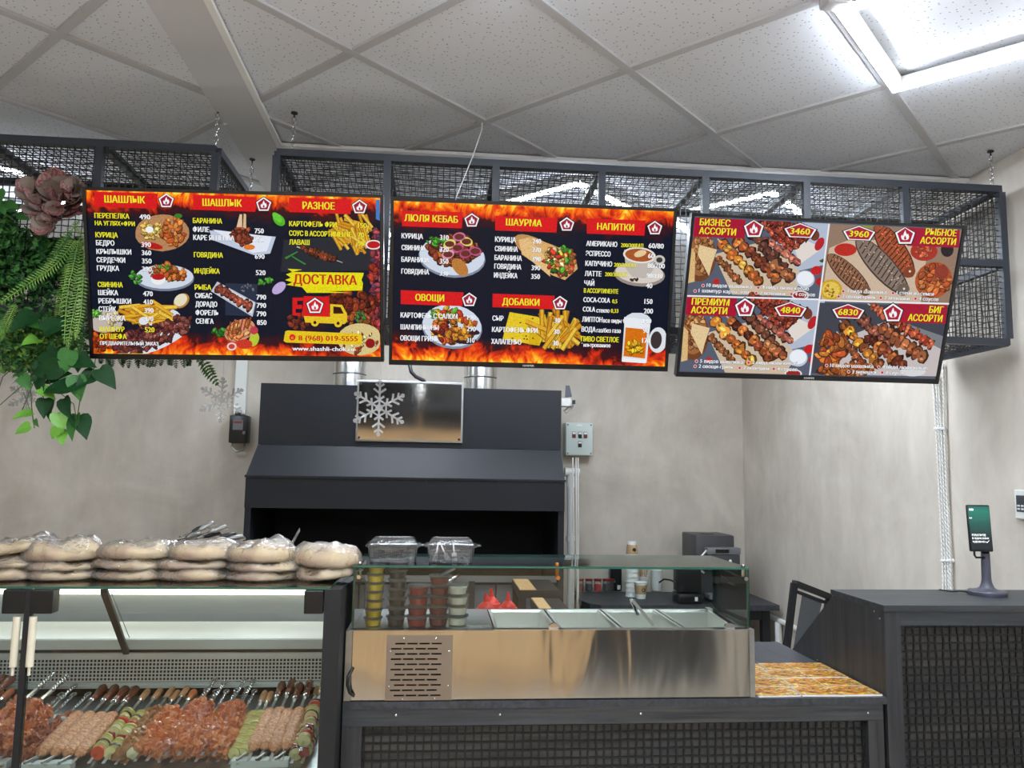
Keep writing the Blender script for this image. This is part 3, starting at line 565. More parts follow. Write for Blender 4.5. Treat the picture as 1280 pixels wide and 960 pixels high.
S.ell(822, 425, 11.5, 16, lin((220, 226, 232)), .1); S.ell(820, 425, 7, 11, lin((60, 50, 50)), .1); S.poly([(780, 407), (812, 411), (808, 453), (777, 450)], lin((222, 226, 232))); S.poly([(782, 409), (809, 412), (806, 448), (779, 445)], lin((226, 120, 14))); S.blobs(792, 436, 10, 9, 14, 4, [(250, 196, 40), (240, 160, 20)]); S.ell(796, 400, 17, 9, lin((214, 220, 230)), 0, 16, .08); S.poly([(780, 396), (813, 400), (812, 412), (780, 409)], lin((230, 234, 240))); S.poly([(777, 447), (808, 450), (807, 454), (777, 452)], lin((236, 238, 242)))
banner(S, z3, 95, 95, 412, 190); banner(S, z3, 88, 512, 415, 596); banner(S, z3, 580, 125, 905, 212); banner(S, z3, 566, 530, 890, 612); banner(S, z4, 306, 138, 612, 228)
TT(S, z3, [('ЛЮЛЯ КЕБАБ', 108, 385, 139, 'y', 8.5), ('КУРИЦА', 93, 203, 230), ('СВИНИНА', 93, 215, 291), ('БАРАНИНА', 92, 235, 353), ('ГОВЯДИНА', 92, 235, 415), ('310', 293, 337, 237), ('320', 292, 337, 299), ('350', 292, 336, 361), ('330', 291, 335, 423), ('ОВОЩИ', 165, 313, 551, 'y', 8.5), ('КАРТОФЕЛЬ С САЛОМ', 88, 383, 645), ('190', 435, 478, 653), ('ШАМПИНЬОНЫ', 88, 285, 705), ('290', 433, 478, 713), ('ОВОЩИ ГРИЛЬ', 86, 283, 763), ('310', 432, 472, 772), ('ШАУРМА', 637, 822, 160, 'y', 8.5), ('КУРИЦА', 580, 687, 248), ('СВИНИНА', 579, 697, 297), ('БАРАНИНА', 577, 718, 344), ('ГОВЯДИНА', 576, 715, 389), ('ИНДЕЙКА', 574, 695, 435), ('ДОБАВКИ', 618, 809, 573, 'y', 8.5), ('СЫР', 566, 622, 658), ('КАРТОФЕЛЬ ФРИ', 564, 800, 719), ('ХАЛАПЕНЬО', 560, 715, 780)])
TT(S, z4, [('240', 23, 67, 257), ('270', 22, 66, 302), ('390', 21, 65, 349), ('390', 18, 62, 395), ('350', 16, 61, 440), ('30', 137, 167, 668), ('30', 134, 163, 727), ('30', 129, 158, 787), ('НАПИТКИ', 360, 550, 183, 'y', 8.5), ('АМЕРИКАНО', 303, 463, 271), ('200/300МЛ', 483, 598, 279, 'y', 5), ('60/80', 627, 705, 281), ('ЭСПРЕССО', 300, 428, 322), ('60', 624, 656, 333), ('КАПУЧИНО', 298, 436, 374), ('200/300МЛ', 447, 560, 381, 'y', 5), ('80/100', 621, 710, 385), ('ЛАТТЕ', 295, 380, 426), ('200/300МЛ', 400, 515, 430, 'y', 5), ('90/110', 617, 699, 437), ('ЧАЙ', 292, 343, 475), ('40', 613, 645, 488), ('В АССОРТИМЕНТЕ', 290, 468, 516, 'y', 5.6), ('COCA-COLA', 287, 425, 562), ('0,5', 437, 463, 569, 'y', 5), ('150', 605, 646, 570), ('COLA', 284, 348, 610), ('стекло', 355, 422, 617, 'w', 5.5), ('0,33', 430, 468, 619, 'y', 5), ('200', 602, 648, 620), ('ЛИПТОН', 281, 385, 664), ('все виды', 390, 484, 670, 'w', 5.5), ('140', 598, 639, 672), ('ВОДА', 278, 350, 715), ('газ/без газа', 356, 480, 721, 'w', 5.5), ('90', 597, 627, 722), ('ПИВО СВЕТЛОЕ', 275, 470, 767, 'y'), ('170', 593, 634, 773), ('фильтрованное', 273, 427, 797, 'w', 5)])
for q in (z3(458, 150), z3(445, 563), (708, 281), z4(658, 190), z4(165, 580)): S.logo(*q, 9.2)
# --- right screen: four photographs
S = C
def quad(x0, y0, x1, y1, c): S.poly([(x0, y0), (x1, y0), (x1, y1), (x0, y1)], c)
for (ox, oy) in ((0, 0), (-9, 98)):
    S.poly([(1000+ox, 275+oy), (1040+ox, 275+oy), (1034+ox, 330+oy), (985+ox, 342+oy), (960+ox, 300+oy)], lin((176, 186, 206)))
    S.poly([(892+ox, 318+oy), (960+ox, 300+oy), (1005+ox, 345+oy), (990+ox, 370+oy), (915+ox, 368+oy)], lin((206, 186, 160)))
    S.poly([(985+ox, 290+oy), (1028+ox, 310+oy), (1000+ox, 330+oy)], lin((222, 214, 206)))
    S.ell(876+ox, 322+oy, 19, 30, lin((120, 70, 36)), .1); S.ell(876+ox, 319+oy, 16, 26, lin((166, 108, 62)), .1); S.blobs(878+ox, 318+oy, 14, 24, 46, 3.4, [(176, 116, 66), (140, 84, 46), (206, 150, 96)])
    S.poly([(862+ox, 310+oy), (869+ox, 316+oy), (868+ox, 352+oy), (860+ox, 354+oy)], lin((226, 190, 130))); S.poly([(874+ox, 306+oy), (896+ox, 312+oy), (890+ox, 330+oy), (886+ox, 345+oy), (872+ox, 318+oy)], lin((232, 204, 156)))
    for i in range(5): S.kebab(945+ox+i*8, 270+oy+i*2, 990+ox+i*7, 315+oy-i*6, 6, 9, [(150, 60, 40), (176, 84, 56), (120, 44, 30)], False)
    S.kebab(955+ox, 298+oy, 1000+ox, 330+oy, 7.5, 5, [(150, 80, 66), (176, 104, 84)]); S.kebab(920+ox, 300+oy, 975+ox, 350+oy, 10, 6, BR); S.kebab(940+ox, 290+oy, 985+ox, 345+oy, 10, 6, [(90, 52, 40), (120, 70, 50)])
    S.kebab(900+ox, 302+oy, 950+ox, 355+oy, 9, 6, [(206, 130, 50), (222, 156, 70), (180, 96, 40)]); S.kebab(896+ox, 322+oy, 925+ox, 354+oy, 6, 6, [(150, 92, 52), (130, 76, 44)]); S.kebab(965+ox, 330+oy, 990+ox, 350+oy, 8, 3, [(200, 130, 80), (176, 100, 60)])
    S.ell(1006+ox, 349+oy, 12, 11, lin((190, 198, 214))); S.ell(1006+ox, 348+oy, 10.5, 9, lin((232, 236, 244))); S.ell(1020+ox, 338+oy, 7, 5.5, lin((206, 30, 34)), -.3); S.ell(1024+ox, 352+oy, 5, 5, lin((190, 28, 32))); S.ell(1024+ox, 305+oy, 5, 9, lin((190, 34, 40)), .5); S.ell(1018+ox, 294+oy, 6, 7, lin((120, 60, 40)))
    S.ell(1000+ox, 369+oy, 11, 6, lin((226, 220, 220))); S.ell(1000+ox, 369+oy, 9, 4.5, lin((160, 40, 30))); S.ell(895+ox, 352+oy, 4, 4, lin((196, 40, 40)))
    S.blobs(1032+ox, 328+oy, 7, 6, 8, 2, [(60, 110, 60)])
# fish platter (top right)
S.poly([(1036, 278), (1202, 284), (1186, 382), (1024, 376)], lin((150, 124, 104))); S.poly([(1036, 310), (1060, 300), (1160, 300), (1150, 380), (1026, 375)], lin((206, 182, 158)))
def fish(x0, y0, x1, y1, w_, c):
    a = atan2(y1-y0, x1-x0); l = sqrt((x1-x0)**2+(y1-y0)**2)/2; cx, cy = (x0+x1)/2, (y0+y1)/2
    S.ell(cx, cy, l, w_, lin([k*.5 for k in c]), a); S.ell(cx-.5, cy-1, l*.95, w_*.88, lin(c), a)
    for i in range(-6, 7):
        t = i/7.5*l; x = cx+cos(a)*t; y = cy+sin(a)*t; q = w_*.8*sqrt(max(0, 1-(t/l)**2)); dx, dy = -sin(a-.25)*q, cos(a-.25)*q
        S.poly([(x-dx, y-dy), (x-dx+1.8, y-dy), (x+dx+1.8, y+dy), (x+dx, y+dy)], lin([k*.42 for k in c]))
        S.blobs(x+3, y, q*.4, q*.6, 3, 1.5, [[min(255, k*1.3) for k in c]])
    S.ell(cx+cos(a)*l*.82, cy+sin(a)*l*.82, l*.16, w_*.55, lin([k*.8 for k in c]), a); S.ell(cx+cos(a)*l*.85, cy+sin(a)*l*.85-2, 1.4, 1.4, lin((230, 220, 190)))
fish(1094, 280, 1140, 346, 15, (170, 84, 48)); fish(1070, 298, 1134, 368, 15, (134, 116, 104)); fish(1034, 318, 1086, 368, 12, (150, 104, 76))
S.ell(1056, 312, 14, 8, lin((196, 44, 30))); S.ell(1154, 314, 17, 12, lin((176, 52, 36))); S.blobs(1154, 314, 12, 8, 16, 2.5, [(220, 110, 70)]); S.ell(1183, 312, 8, 9, lin((40, 30, 34)))
S.ell(1166, 350, 24, 22, lin((186, 88, 42)), -.7); S.blobs(1168, 350, 20, 18, 40, 5, [(206, 104, 52), (224, 130, 70), (170, 76, 38)], -.7); S.ell(1176, 340, 9, 9, lin((150, 60, 44))); S.ell(1038, 362, 14, 13, lin((214, 170, 40))); S.ell(1038, 362, 11, 10, lin((236, 206, 90))); S.blobs(1038, 362, 8, 8, 10, 1.6, [(190, 130, 30)]); S.ell(1082, 281, 9, 4, lin((140, 160, 60)))
# big platter (bottom right)
S.poly([(1022, 378), (1185, 384), (1170, 470), (1014, 466)], lin((64, 66, 76))); S.poly([(1060, 420), (1110, 400), (1180, 430), (1170, 470), (1040, 468)], lin((196, 186, 186))); S.poly([(1120, 400), (1178, 420), (1176, 436), (1128, 412)], lin((120, 124, 130)))
S.kebab(1088, 382, 1165, 432, 8, 12, [(160, 64, 40), (190, 96, 62)]); S.kebab(1070, 392, 1112, 434, 8, 7, [(150, 84, 64), (120, 70, 56)]); S.kebab(1100, 408, 1155, 448, 10, 6, [(150, 84, 50), (180, 110, 70)])
S.kebab(1052, 404, 1100, 458, 9, 6, [(226, 150, 50), (206, 130, 50), (150, 84, 44)]); S.kebab(1048, 418, 1078, 456, 7, 7, [(120, 60, 36), (150, 84, 50)]); S.kebab(1082, 420, 1130, 458, 9, 6, BR)
S.blobs(1036, 435, 16, 18, 34, 6.5, [(200, 110, 44), (222, 134, 56), (176, 80, 36)]); S.blobs(1060, 462, 36, 6, 30, 5, [(200, 120, 50), (176, 90, 40)]); S.ell(1140, 464, 16, 6, lin((214, 214, 216)))
# bottom left lettering quadrant, dividing lines, banners
wl = lin((232, 234, 238))
S.poly([(1035, 276), (1037, 276), (1012, 470), (1010, 470)], wl); S.poly([(857, 368.5), (857, 370.5), (1022, 375), (1022, 373)], wl); S.poly([(1022, 374), (1022, 376), (1187, 380.5), (1187, 378.5)], wl)
banner(S, z5, 100, 86, 366, 192, CR); banner(S, z5, 62, 482, 322, 582, CR); banner(S, z6, 490, 128, 756, 238, CR); banner(S, z6, 448, 516, 692, 618, CR)
TT(S, z5, [('БИЗНЕС', 137, 288, 112, 'y', 8.5), ('АССОРТИ', 133, 316, 156, 'y', 8.5), ('ПРЕМИУМ', 97, 283, 508, 'y', 8.5), ('АССОРТИ', 93, 272, 550, 'y', 8.5)])
TT(S, z6, [('РЫБНОЕ', 583, 737, 161, 'y', 8.5), ('АССОРТИ', 556, 733, 204, 'y', 8.5), ('БИГ', 601, 670, 547, 'y', 8.5), ('АССОРТИ', 495, 665, 588, 'y', 8.5)])
for z, rows in ((z5, [('10 видов шашлыка', 170, 395, 428), ('4 вида люля-кебаб', 445, 680, 438), ('1 шампур картофеля', 130, 380, 455), ('2 лепешки', 435, 560, 465), ('4 соусов', 610, 710, 470), ('5 видов шашлыка', 137, 350, 805), ('2 вида люля-кебаб', 397, 622, 812), ('2 овощи-гриль', 130, 303, 830), ('2 лепешки', 352, 480, 838), ('4 соусов', 522, 622, 843)]),
                (z6, [('3 вида шашлыка', 188, 385, 456), ('1 стейк из семги', 436, 622, 465), ('2 овощи-гриль', 165, 333, 482), ('2 лепешки', 375, 500, 489), ('4 соусов', 548, 645, 493), ('10 видов шашлыка', 105, 320, 826), ('4 вида люля-кебаб', 365, 590, 834), ('3 лепешки', 215, 333, 857), ('8 соусов', 382, 476, 861)])):
    for t, x0, x1, y in rows:
        a = z(x0, y); b = z(x1, y); S.text(t, a[0], b[0], a[1], 4.6, WH, .03); S.ell(a[0]-4.5, a[1]-.3, 2.2, 2.2, lin((226, 190, 196)), 0, 10, 0, True); S.ell(a[0]-4.5, a[1]-.3, 1.4, 1.4, lin((180, 24, 50)), 0, 10, 0, True)
for q in (z5(404, 144), z5(360, 538), z6(478, 178), z6(418, 564)): S.logo(*q, 12.3, (170, 22, 50))
for t, q in (('3460', z5(635, 155)), ('4840', z5(586, 548)), ('3960', z6(248, 168)), ('6830', z6(194, 558))): S.price(t, *q)
for S in scr:
    S.pic.build('menu_picture', 'screen_print', S.dp, local=True); S.txt.build('lettering', 'screen_text', S.dp, local=True)
for S, px, py in ((B, 653, 459), (C, 1003, 474.5)):     # maker's word on the lower bezel
    x, z = S.L(px, py); cu = bpy.data.curves.new('t', 'FONT'); cu.body = 'HARPER'; cu.size = .009; cu.resolution_u = 2; ob = bpy.data.objects.new('t', cu); COL.objects.link(ob)
    dg = bpy.context.evaluated_depsgraph_get(); me = ob.evaluated_get(dg).to_mesh(); mb = MB(); mb.add([(v.co.x*1.2+x, -.009, v.co.y-S.h/2+.0055) for v in me.vertices], [tuple(p.vertices) for p in me.polygons]); bpy.data.objects.remove(ob)
    mb.build('maker_lettering', 'white_paint', S.t, local=True)
# ------------------------------------------------------------------ counter with wire mesh front
ZT = .957; YC = 2.3
t = thing('serving_counter', (.54, 2.7, 0), 'low dark wood service counter with wire mesh front, under the steel topping station', 'counter')
x0, x1 = -.252, 1.318
MB().box(x0, x1+.012, YC, 3.06, ZT-.02, ZT).build('counter_top', 'dark_wood_y', t)
MB().box(x0, x1, YC+.002, YC+.02, ZT-.066, ZT-.0205).build('apron', 'dark_wood_x', t)
MB().box(x0, x0+.055, YC+.002, YC+.02, 0, ZT-.0665).build('stile', 'dark_wood_z', t)
MB().box(x1-.047, x1, YC+.002, YC+.02, 0, ZT-.0665).build('stile', 'dark_wood_z', t)
MB().box(x0+.055, x1-.047, YC+.002, YC+.02, 0, .08).build('bottom_rail', 'dark_wood_x', t)
MB().box(x0, x1, YC+.033, YC+.05, 0, ZT-.021).build('front_panel', 'mesh_panel', t)
MB().box(x0, x0+.018, YC+.06, 3.05, 0, ZT-.021).build('side_panel', 'dark_wood_z', t)
MB().box(x1-.018, x1, YC+.06, 3.05, 0, ZT-.021).build('side_panel', 'dark_wood_z', t)
mb = MB(); wgrid(mb, (x0+.056, YC+.026, .081), (1, 0, 0), (0, 0, 1), x1-x0-.104, ZT-.066-.082, .0235, .0024, .0012); mb.build('wire_mesh', 'wire', t, kind='stuff')
for px, py in ((495, 894), (625, 893), (801, 892), (1085, 891)):
    p = at(px, py, 1, YC); MB().lathe([(.0001, .003), (.003, .002), (.0035, 0)], p+V((0, .0015, 0)), V((0, -1, 0)), 10).build('screw', 'steel_bright', t)
# ------------------------------------------------------------------ right cabinet
t = thing('counter_cabinet', (1.76, 2.5, 0), 'tall dark wood cabinet with mesh front at the right, carrying the phone stand', 'cabinet')
c0, c1, ct = 1.331, 2.196, 1.222
MB().box(c0-.003, c1, YC-.004, 2.62, ct-.018, ct).build('cabinet_top', 'dark_wood_x', t)
MB().box(c0, c0+.05, YC, YC+.02, 0, ct-.0185).build('stile', 'dark_wood_z', t)
MB().box(c0+.05, c1, YC, YC+.02, ct-.06, ct-.0185).build('top_rail', 'dark_wood_x', t)
MB().box(c0+.02, c1, YC+.033, YC+.05, 0, ct-.0185).build('front_panel', 'mesh_panel', t)
mb = MB(); wgrid(mb, (c0+.051, YC+.024, .02), (1, 0, 0), (0, 0, 1), c1-c0-.055, ct-.06-.022, .0235, .0024, .0012); mb.build('wire_mesh', 'wire', t, kind='stuff')
mb = MB()      # sloping side panel (trapezoid) plus its lower run
mb.prism([(YC+.021, 0), (2.93, 0), (2.93, ZT+.001), (2.61, ct-.0185), (YC+.021, ct-.0185)], (0, 1, 0), (0, 0, 1), ((c0, 0, 0), (.018, 0, 0))); mb.build('side_panel', 'dark_wood_z', t)
MB().box(c0+.018, c1, 2.6, 2.618, 0, ct-.0185).build('back_panel', 'dark_wood_x', t)
for q in ((1054, 748), (1093, 764), (1100, 773), (1022, 825)):
    p = at(*q, 0, c0); MB().lathe([(.0001, .003), (.003, .002), (.0035, 0)], p, V((-1, 0, 0)), 10).build('screw', 'steel_bright', t)
p = at(1022, 783, 0, c0)
# ------------------------------------------------------------------ leaflets on the counter
k = 0; nm = ['front', 'second', 'third', 'back']
for r in range(4):
    for c in range(3):
        x = .945+.135*c+(.02 if r % 2 else 0)+random.uniform(-.004, .004); y = YC+.012+.098*r; a = random.uniform(-.05, .05)
        if x+.13 > 1.326: x = 1.326-.132; a = -abs(a)*.3
        h = .0035+.0012*random.random()+.0009*c
        M = T((x+.065, y+.045, ZT)) @ RZ(a)
        t = thing('leaflet_stack', None, 'pile of yellow printed leaflets on the counter end, %s row, %s' % (nm[r], ['leftmost', 'middle', 'rightmost'][c]), 'leaflets', M=M, group='menu leaflets on the counter end')
        b = MB(); b.box(-.064, .064, -.046, .046, .0004, h); b.build('paper_edges', 'paper_white', t, local=True)
        o = k*.21; b = MB(); n = 1; b.add([(-.064, -.046, h+.0003), (.064, -.046, h+.0003), (.064, .046, h+.0003), (-.064, .046, h+.0003), (-.064, -.046, h), (.064, -.046, h), (.064, .046, h), (-.064, .046, h)], [(0, 1, 2, 3), (4, 5, 1, 0), (5, 6, 2, 1), (6, 7, 3, 2), (7, 4, 0, 3)])
        b.build('printed_cover', 'leaflet_print', t, local=True); k += 1
# ------------------------------------------------------------------ steel topping station
t = thing('topping_station', (.345, 2.5, ZT), 'stainless steel salad topping station with glass case and vent grille on the counter', 'food station')
s0, s1, zt, yb = -.245, .926, 1.15, 2.66
gx0, gx1, gz0, gz1 = -.135, .047, .962, 1.135
mb = MB(); YF_ = YC+.004     # front with a hole for the vent
mb.box(s0+.014, gx0, YF_, YF_+.002, ZT+.004, zt).box(gx1, s1-.012, YF_, YF_+.002, ZT+.004, zt).box(gx0, gx1, YF_, YF_+.002, gz1, zt).box(gx0, gx1, YF_, YF_+.002, ZT+.004, gz0)
mb.build('front_panel', 'steel_front', t)
MB().box(s0-.006, s0+.012, YF_+.001, yb, ZT+.002, zt-.001).build('side_panel', 'steel_brushed', t)
MB().box(s1-.010, s1+.006, YF_+.001, yb, ZT+.002, zt+.001).build('side_panel', 'steel_brushed', t)
MB().box(s0+.012, s1-.01, yb-.01, yb, ZT+.002, zt-.001).build('back_panel', 'steel_dull', t)
# vent grille: strips round staggered slots
mb = MB(); gx, gX, gz, gZ = gx0-.002, gx1+.002, gz0-.002, gz1+.002; y0, y1 = YF_-.0025, YF_-.0005; rows = 11; ph = (gZ-gz-.022)/rows; zc = gz+.011
mb.box(gx, gX, y0, y1, gz, zc); 
for r in range(rows):
    off = .0 if r % 2 else .011; xs = gx+.013+off; sl = .0285; gp = .0055; sh = .0045
    mb.box(gx, gX, y0, y1, zc+sh, zc+ph); xp = gx
    for i in range(4): mb.box(xp, xs, y0, y1, zc, zc+sh); xp = xs+sl; xs = xp+gp
    mb.box(xp, gX, y0, y1, zc, zc+sh); zc += ph
mb.box(gx, gX, y0, y1, zc, gZ); mb.build('vent_grille', 'taupe', t)
MB().box(gx0, gx1, YF_+.012, YF_+.02, gz0, gz1).build('vent_backing', 'hood_inside', t)
for px, py in ((505, 798), (545, 798), (488, 814), (561, 814), (486, 858), (560, 857), (503, 874), (543, 873)):
    p = at(px, py, 1, YF_-.003); MB().lathe([(.0001, .003), (.0025, .002), (.003, 0)], (p.x, YF_-.0025, min(max(p.z, gz+.003), gZ-.003)), V((0, -1, 0)), 10).build('screw', 'steel_bright', t)
MB().tube([at(441, 836, 1, 2.298), at(435, 846, 1, 2.285), at(434, 856, 1, 2.28), at(437, 866, 1, 2.285), at(442, 870, 1, 2.3)], .0042, 8).build('side_handle', 'black_plastic', t, smooth=True)
# deck and pans
px0 = .165; y_f, y_b = YC+.006, yb-.01; lip = .016
MB().box(s0+.012, px0, y_f, y_b, zt-.004, zt).build('deck', 'steel_brushed', t)
W = (s1-.012-px0)/4
mb = MB(); mb.box(px0, s1-.01, y_f, y_f+lip, zt-.003, zt+.002).box(px0, s1-.01, y_b-lip, y_b, zt-.003, zt+.002); mb.build('rim', 'steel_bright', t)
for i in range(4):
    a, b = px0+W*i+.003, px0+W*(i+1)-.003; ya, yb2 = y_f+lip+.001, y_b-lip-.001; z = zt+.001; mb = MB()
    R4 = lambda q, z_: [(a+q, ya+q, z_), (b-q, ya+q, z_), (b-q, yb2-q, z_), (a+q, yb2-q, z_)]
    rings = [R4(0, z-.002), R4(0, z+.0015), R4(.008, z+.0015), R4(.012, z-.006), R4(.02, z-.095)]
    vs = [p for r_ in rings for p in r_]; fs = [(4*j+q, 4*j+(q+1) % 4, 4*j+4+(q+1) % 4, 4*j+4+q) for j in range(4) for q in range(4)]+[(16, 17, 18, 19)]
    mb.add(vs, fs); o = mb.build('food_pan', 'steel', t)
# tongs
g0 = thing('tongs', at(805, 768, 2, zt+.02), 'steel serving tongs resting across the middle pans', 'tongs')
h = at(790, 767, 1, 2.62); f1 = at(817, 784, 1, 2.33); f2 = at(797, 779, 1, 2.5); h.z = 1.185; f1.z = zt+.008; f2.z = zt+.008
MB().bar(h, f1, .012, .003).build('arm', 'steel_rod', g0); MB().bar(h+V((-.002, 0, 0)), f2, .012, .003).build('arm', 'steel_rod', g0)
MB().lathe([(.007, 0), (.008, .006), (.007, .018), (.004, .02)], h+V((-.008, 0, -.004)), V((1, 0, 0)), 14).build('hinge', 'steel_rod', g0, smooth=True)
# glass case
gx0, gx1, gy0, gy1, gz = -.238, .924, 2.318, 2.652, 1.322; th = .006
def pane(name, x0, x1, y0, y1, z0, z1, par):
    b = MB().box(x0, x1, y0, y1, z0, z1); d = (x1-x0, y1-y0, z1-z0); ax = d.index(min(d)); mi = []
    b.m = [0 if (ax == 2 and i in (0, 1)) or (ax == 1 and i in (2, 4)) or (ax == 0 and i in (3, 5)) else 1 for i in range(6)]
    return b.build(name, ['glass', 'glass_edge'], par)
pane('top_glass', gx0, gx1, gy0, gy1, gz, gz+th, t); pane('front_glass', gx0, gx1, gy0, gy0+th, zt+.003, gz-.0005, t)
pane('side_glass', gx1-th, gx1, gy0+th+.001, gy1-.03, zt+.003, gz-.0005, t); pane('side_glass', gx0, gx0+th, gy0+th+.001, gy1-.03, zt+.003, gz-.0005, t)
for x in (gx0+.012, .345, gx1-.016):
    mb = MB(); mb.lathe([(.005, 0), (.006, .002), (.006, .006), (.0045, .009)], (x+.004, gy0+.016, gz+th), n=12).tube([(x+.004, gy0+.016, gz-.001), (x+.004, gy0+.016, gz-.022), (x+.004, gy0+.008, gz-.026)], .005, 8).lathe([(.006, 0), (.006, .008)], (x+.004, gy0-.001, gz-.026), V((0, -1, 0)), 12)
    mb.build('glass_clamp', 'copper' if x == .345 else 'steel_rod', t, smooth='auto')
for px in (693, 914):
    p = at(px, 786, 1, YF_); mb = MB(); n = 10
    mb.prism([(-.014, 0), (.014, 0), (.014, .005)]+[(.014*cos(pi*i/n), .005+.010*sin(pi*i/n)) for i in range(1, n)]+[(-.014, .005)], (1, 0, 0), (0, 0, 1), ((p.x, gy0-.004, zt+.002), (0, .012, 0))); mb.build('glass_clip', 'steel_bright', t)
a = V((gx1-.055, 2.36, zt+.02)); MB().bar(at(915, 781, 1, 2.345), at(884, 760, 1, 2.63), .016, .006).build('side_rail', 'steel_bright', t)
# scraper-like steel rail behind the case
# ------------------------------------------------------------------ portion cups
def cup(M, sauce, label, group):
    c = thing('portion_cup', None, label, 'cup', M=M, group=group)
    r0, r1, h = .0235, .029, .0225
    MB().lathe([(.0, .0005), (r0, .0005), (r1, h), (r1+.0022, h), (r1+.0022, h+.002)], n=20).build('cup_wall', 'cup_plastic', c, smooth='auto', local=True)
    if sauce: MB().lathe([(0, .0015), (r0-.001, .0015), (r1-.0022, h*.84), (0, h*.84)], n=20).build('sauce', sauce, c, smooth='auto', local=True)
    MB().lathe([(r1+.003, h+.0005), (r1+.003, h+.004), (r1-.004, h+.0042), (r1-.005, h+.002), (0, h+.002)], n=20).build('lid', 'cup_plastic', c, smooth='auto', local=True)
    return c
H = .0262
for px, py, Y, n, sc, word, grp, k in ((466, 786, 2.375, 7, 'yellow_sauce', 'yellow sauce', 'cups of yellow sauce', .94), (495, 786, 2.385, 7, 'dark_sauce', 'dark brown sauce', 'cups of dark brown sauce', 1.0), (521, 786, 2.37, 4, 'red_sauce', 'bright red sauce', 'cups of red sauce', 1.12), (547, 786, 2.38, 5, 'maroon_sauce', 'dark red sauce', 'cups of dark red sauce', 1.1), (571, 786, 2.385, 4, 'white_sauce', 'white sauce', 'cups of white sauce', 1.12)):
    x = at(px, py, 1, Y).x; z = zt+.0005
    for i in range(n):
        if sc == 'dark_sauce' and i == 0: s_ = sc
        M = T((x+random.uniform(-.0015, .0015)+.0008*i*(1 if px < 480 else .4), Y, z)) @ RZ(random.random()*3) @ Matrix.Scale(k*.93, 4, (1, 0, 0)) @ Matrix.Scale(k*.93, 4, (0, 1, 0)) @ Matrix.Scale(k, 4, (0, 0, 1))
        cup(M, sc, 'lidded plastic cup of %s, %s in its stack behind the glass' % (word, ordn(i, n, '')), grp); z += H*k+.0002
tr = MB(); tr.box(at(583, 786, 1, 2.42).x, .155, 2.36, 2.6, zt+.0005, zt+.004); tr.build('steel_lid', 'steel_brushed', label='flat steel pan lid lying beside the white sauce cups', cat='lid')
# squeeze bottles behind the station
for k, (px, py, Y, lab) in enumerate(((607, 757, 2.74, 'front left of the three'), (614, 751, 2.83, 'behind, middle of the three'), (635, 756, 2.75, 'right of the three'))):
    p = at(px, py, 1, Y); zb = ZT
    tt = thing('squeeze_bottle', (p.x, Y, zb), 'red squeeze bottle with pointed nozzle behind the station, '+lab, 'bottle', group='red squeeze bottles')
    top = at(px, py-16, 1, Y).z; hh = top-zb
    MB().lathe([(0, 0), (.031, 0), (.034, .005), (.034, hh-.08), (.031, hh-.07), (.027, hh-.062)], (p.x, Y, zb), n=20).build('body', 'red_plastic', tt, smooth='auto')
    MB().lathe([(.0325, hh-.07), (.0325, hh-.052), (.028, hh-.05), (.026, hh-.044), (.016, hh-.034), (.009, hh-.028), (.0065, hh-.012), (.003, hh), (0, hh)], (p.x, Y, zb), n=20).build('nozzle_cap', 'red_plastic', tt, smooth='auto')
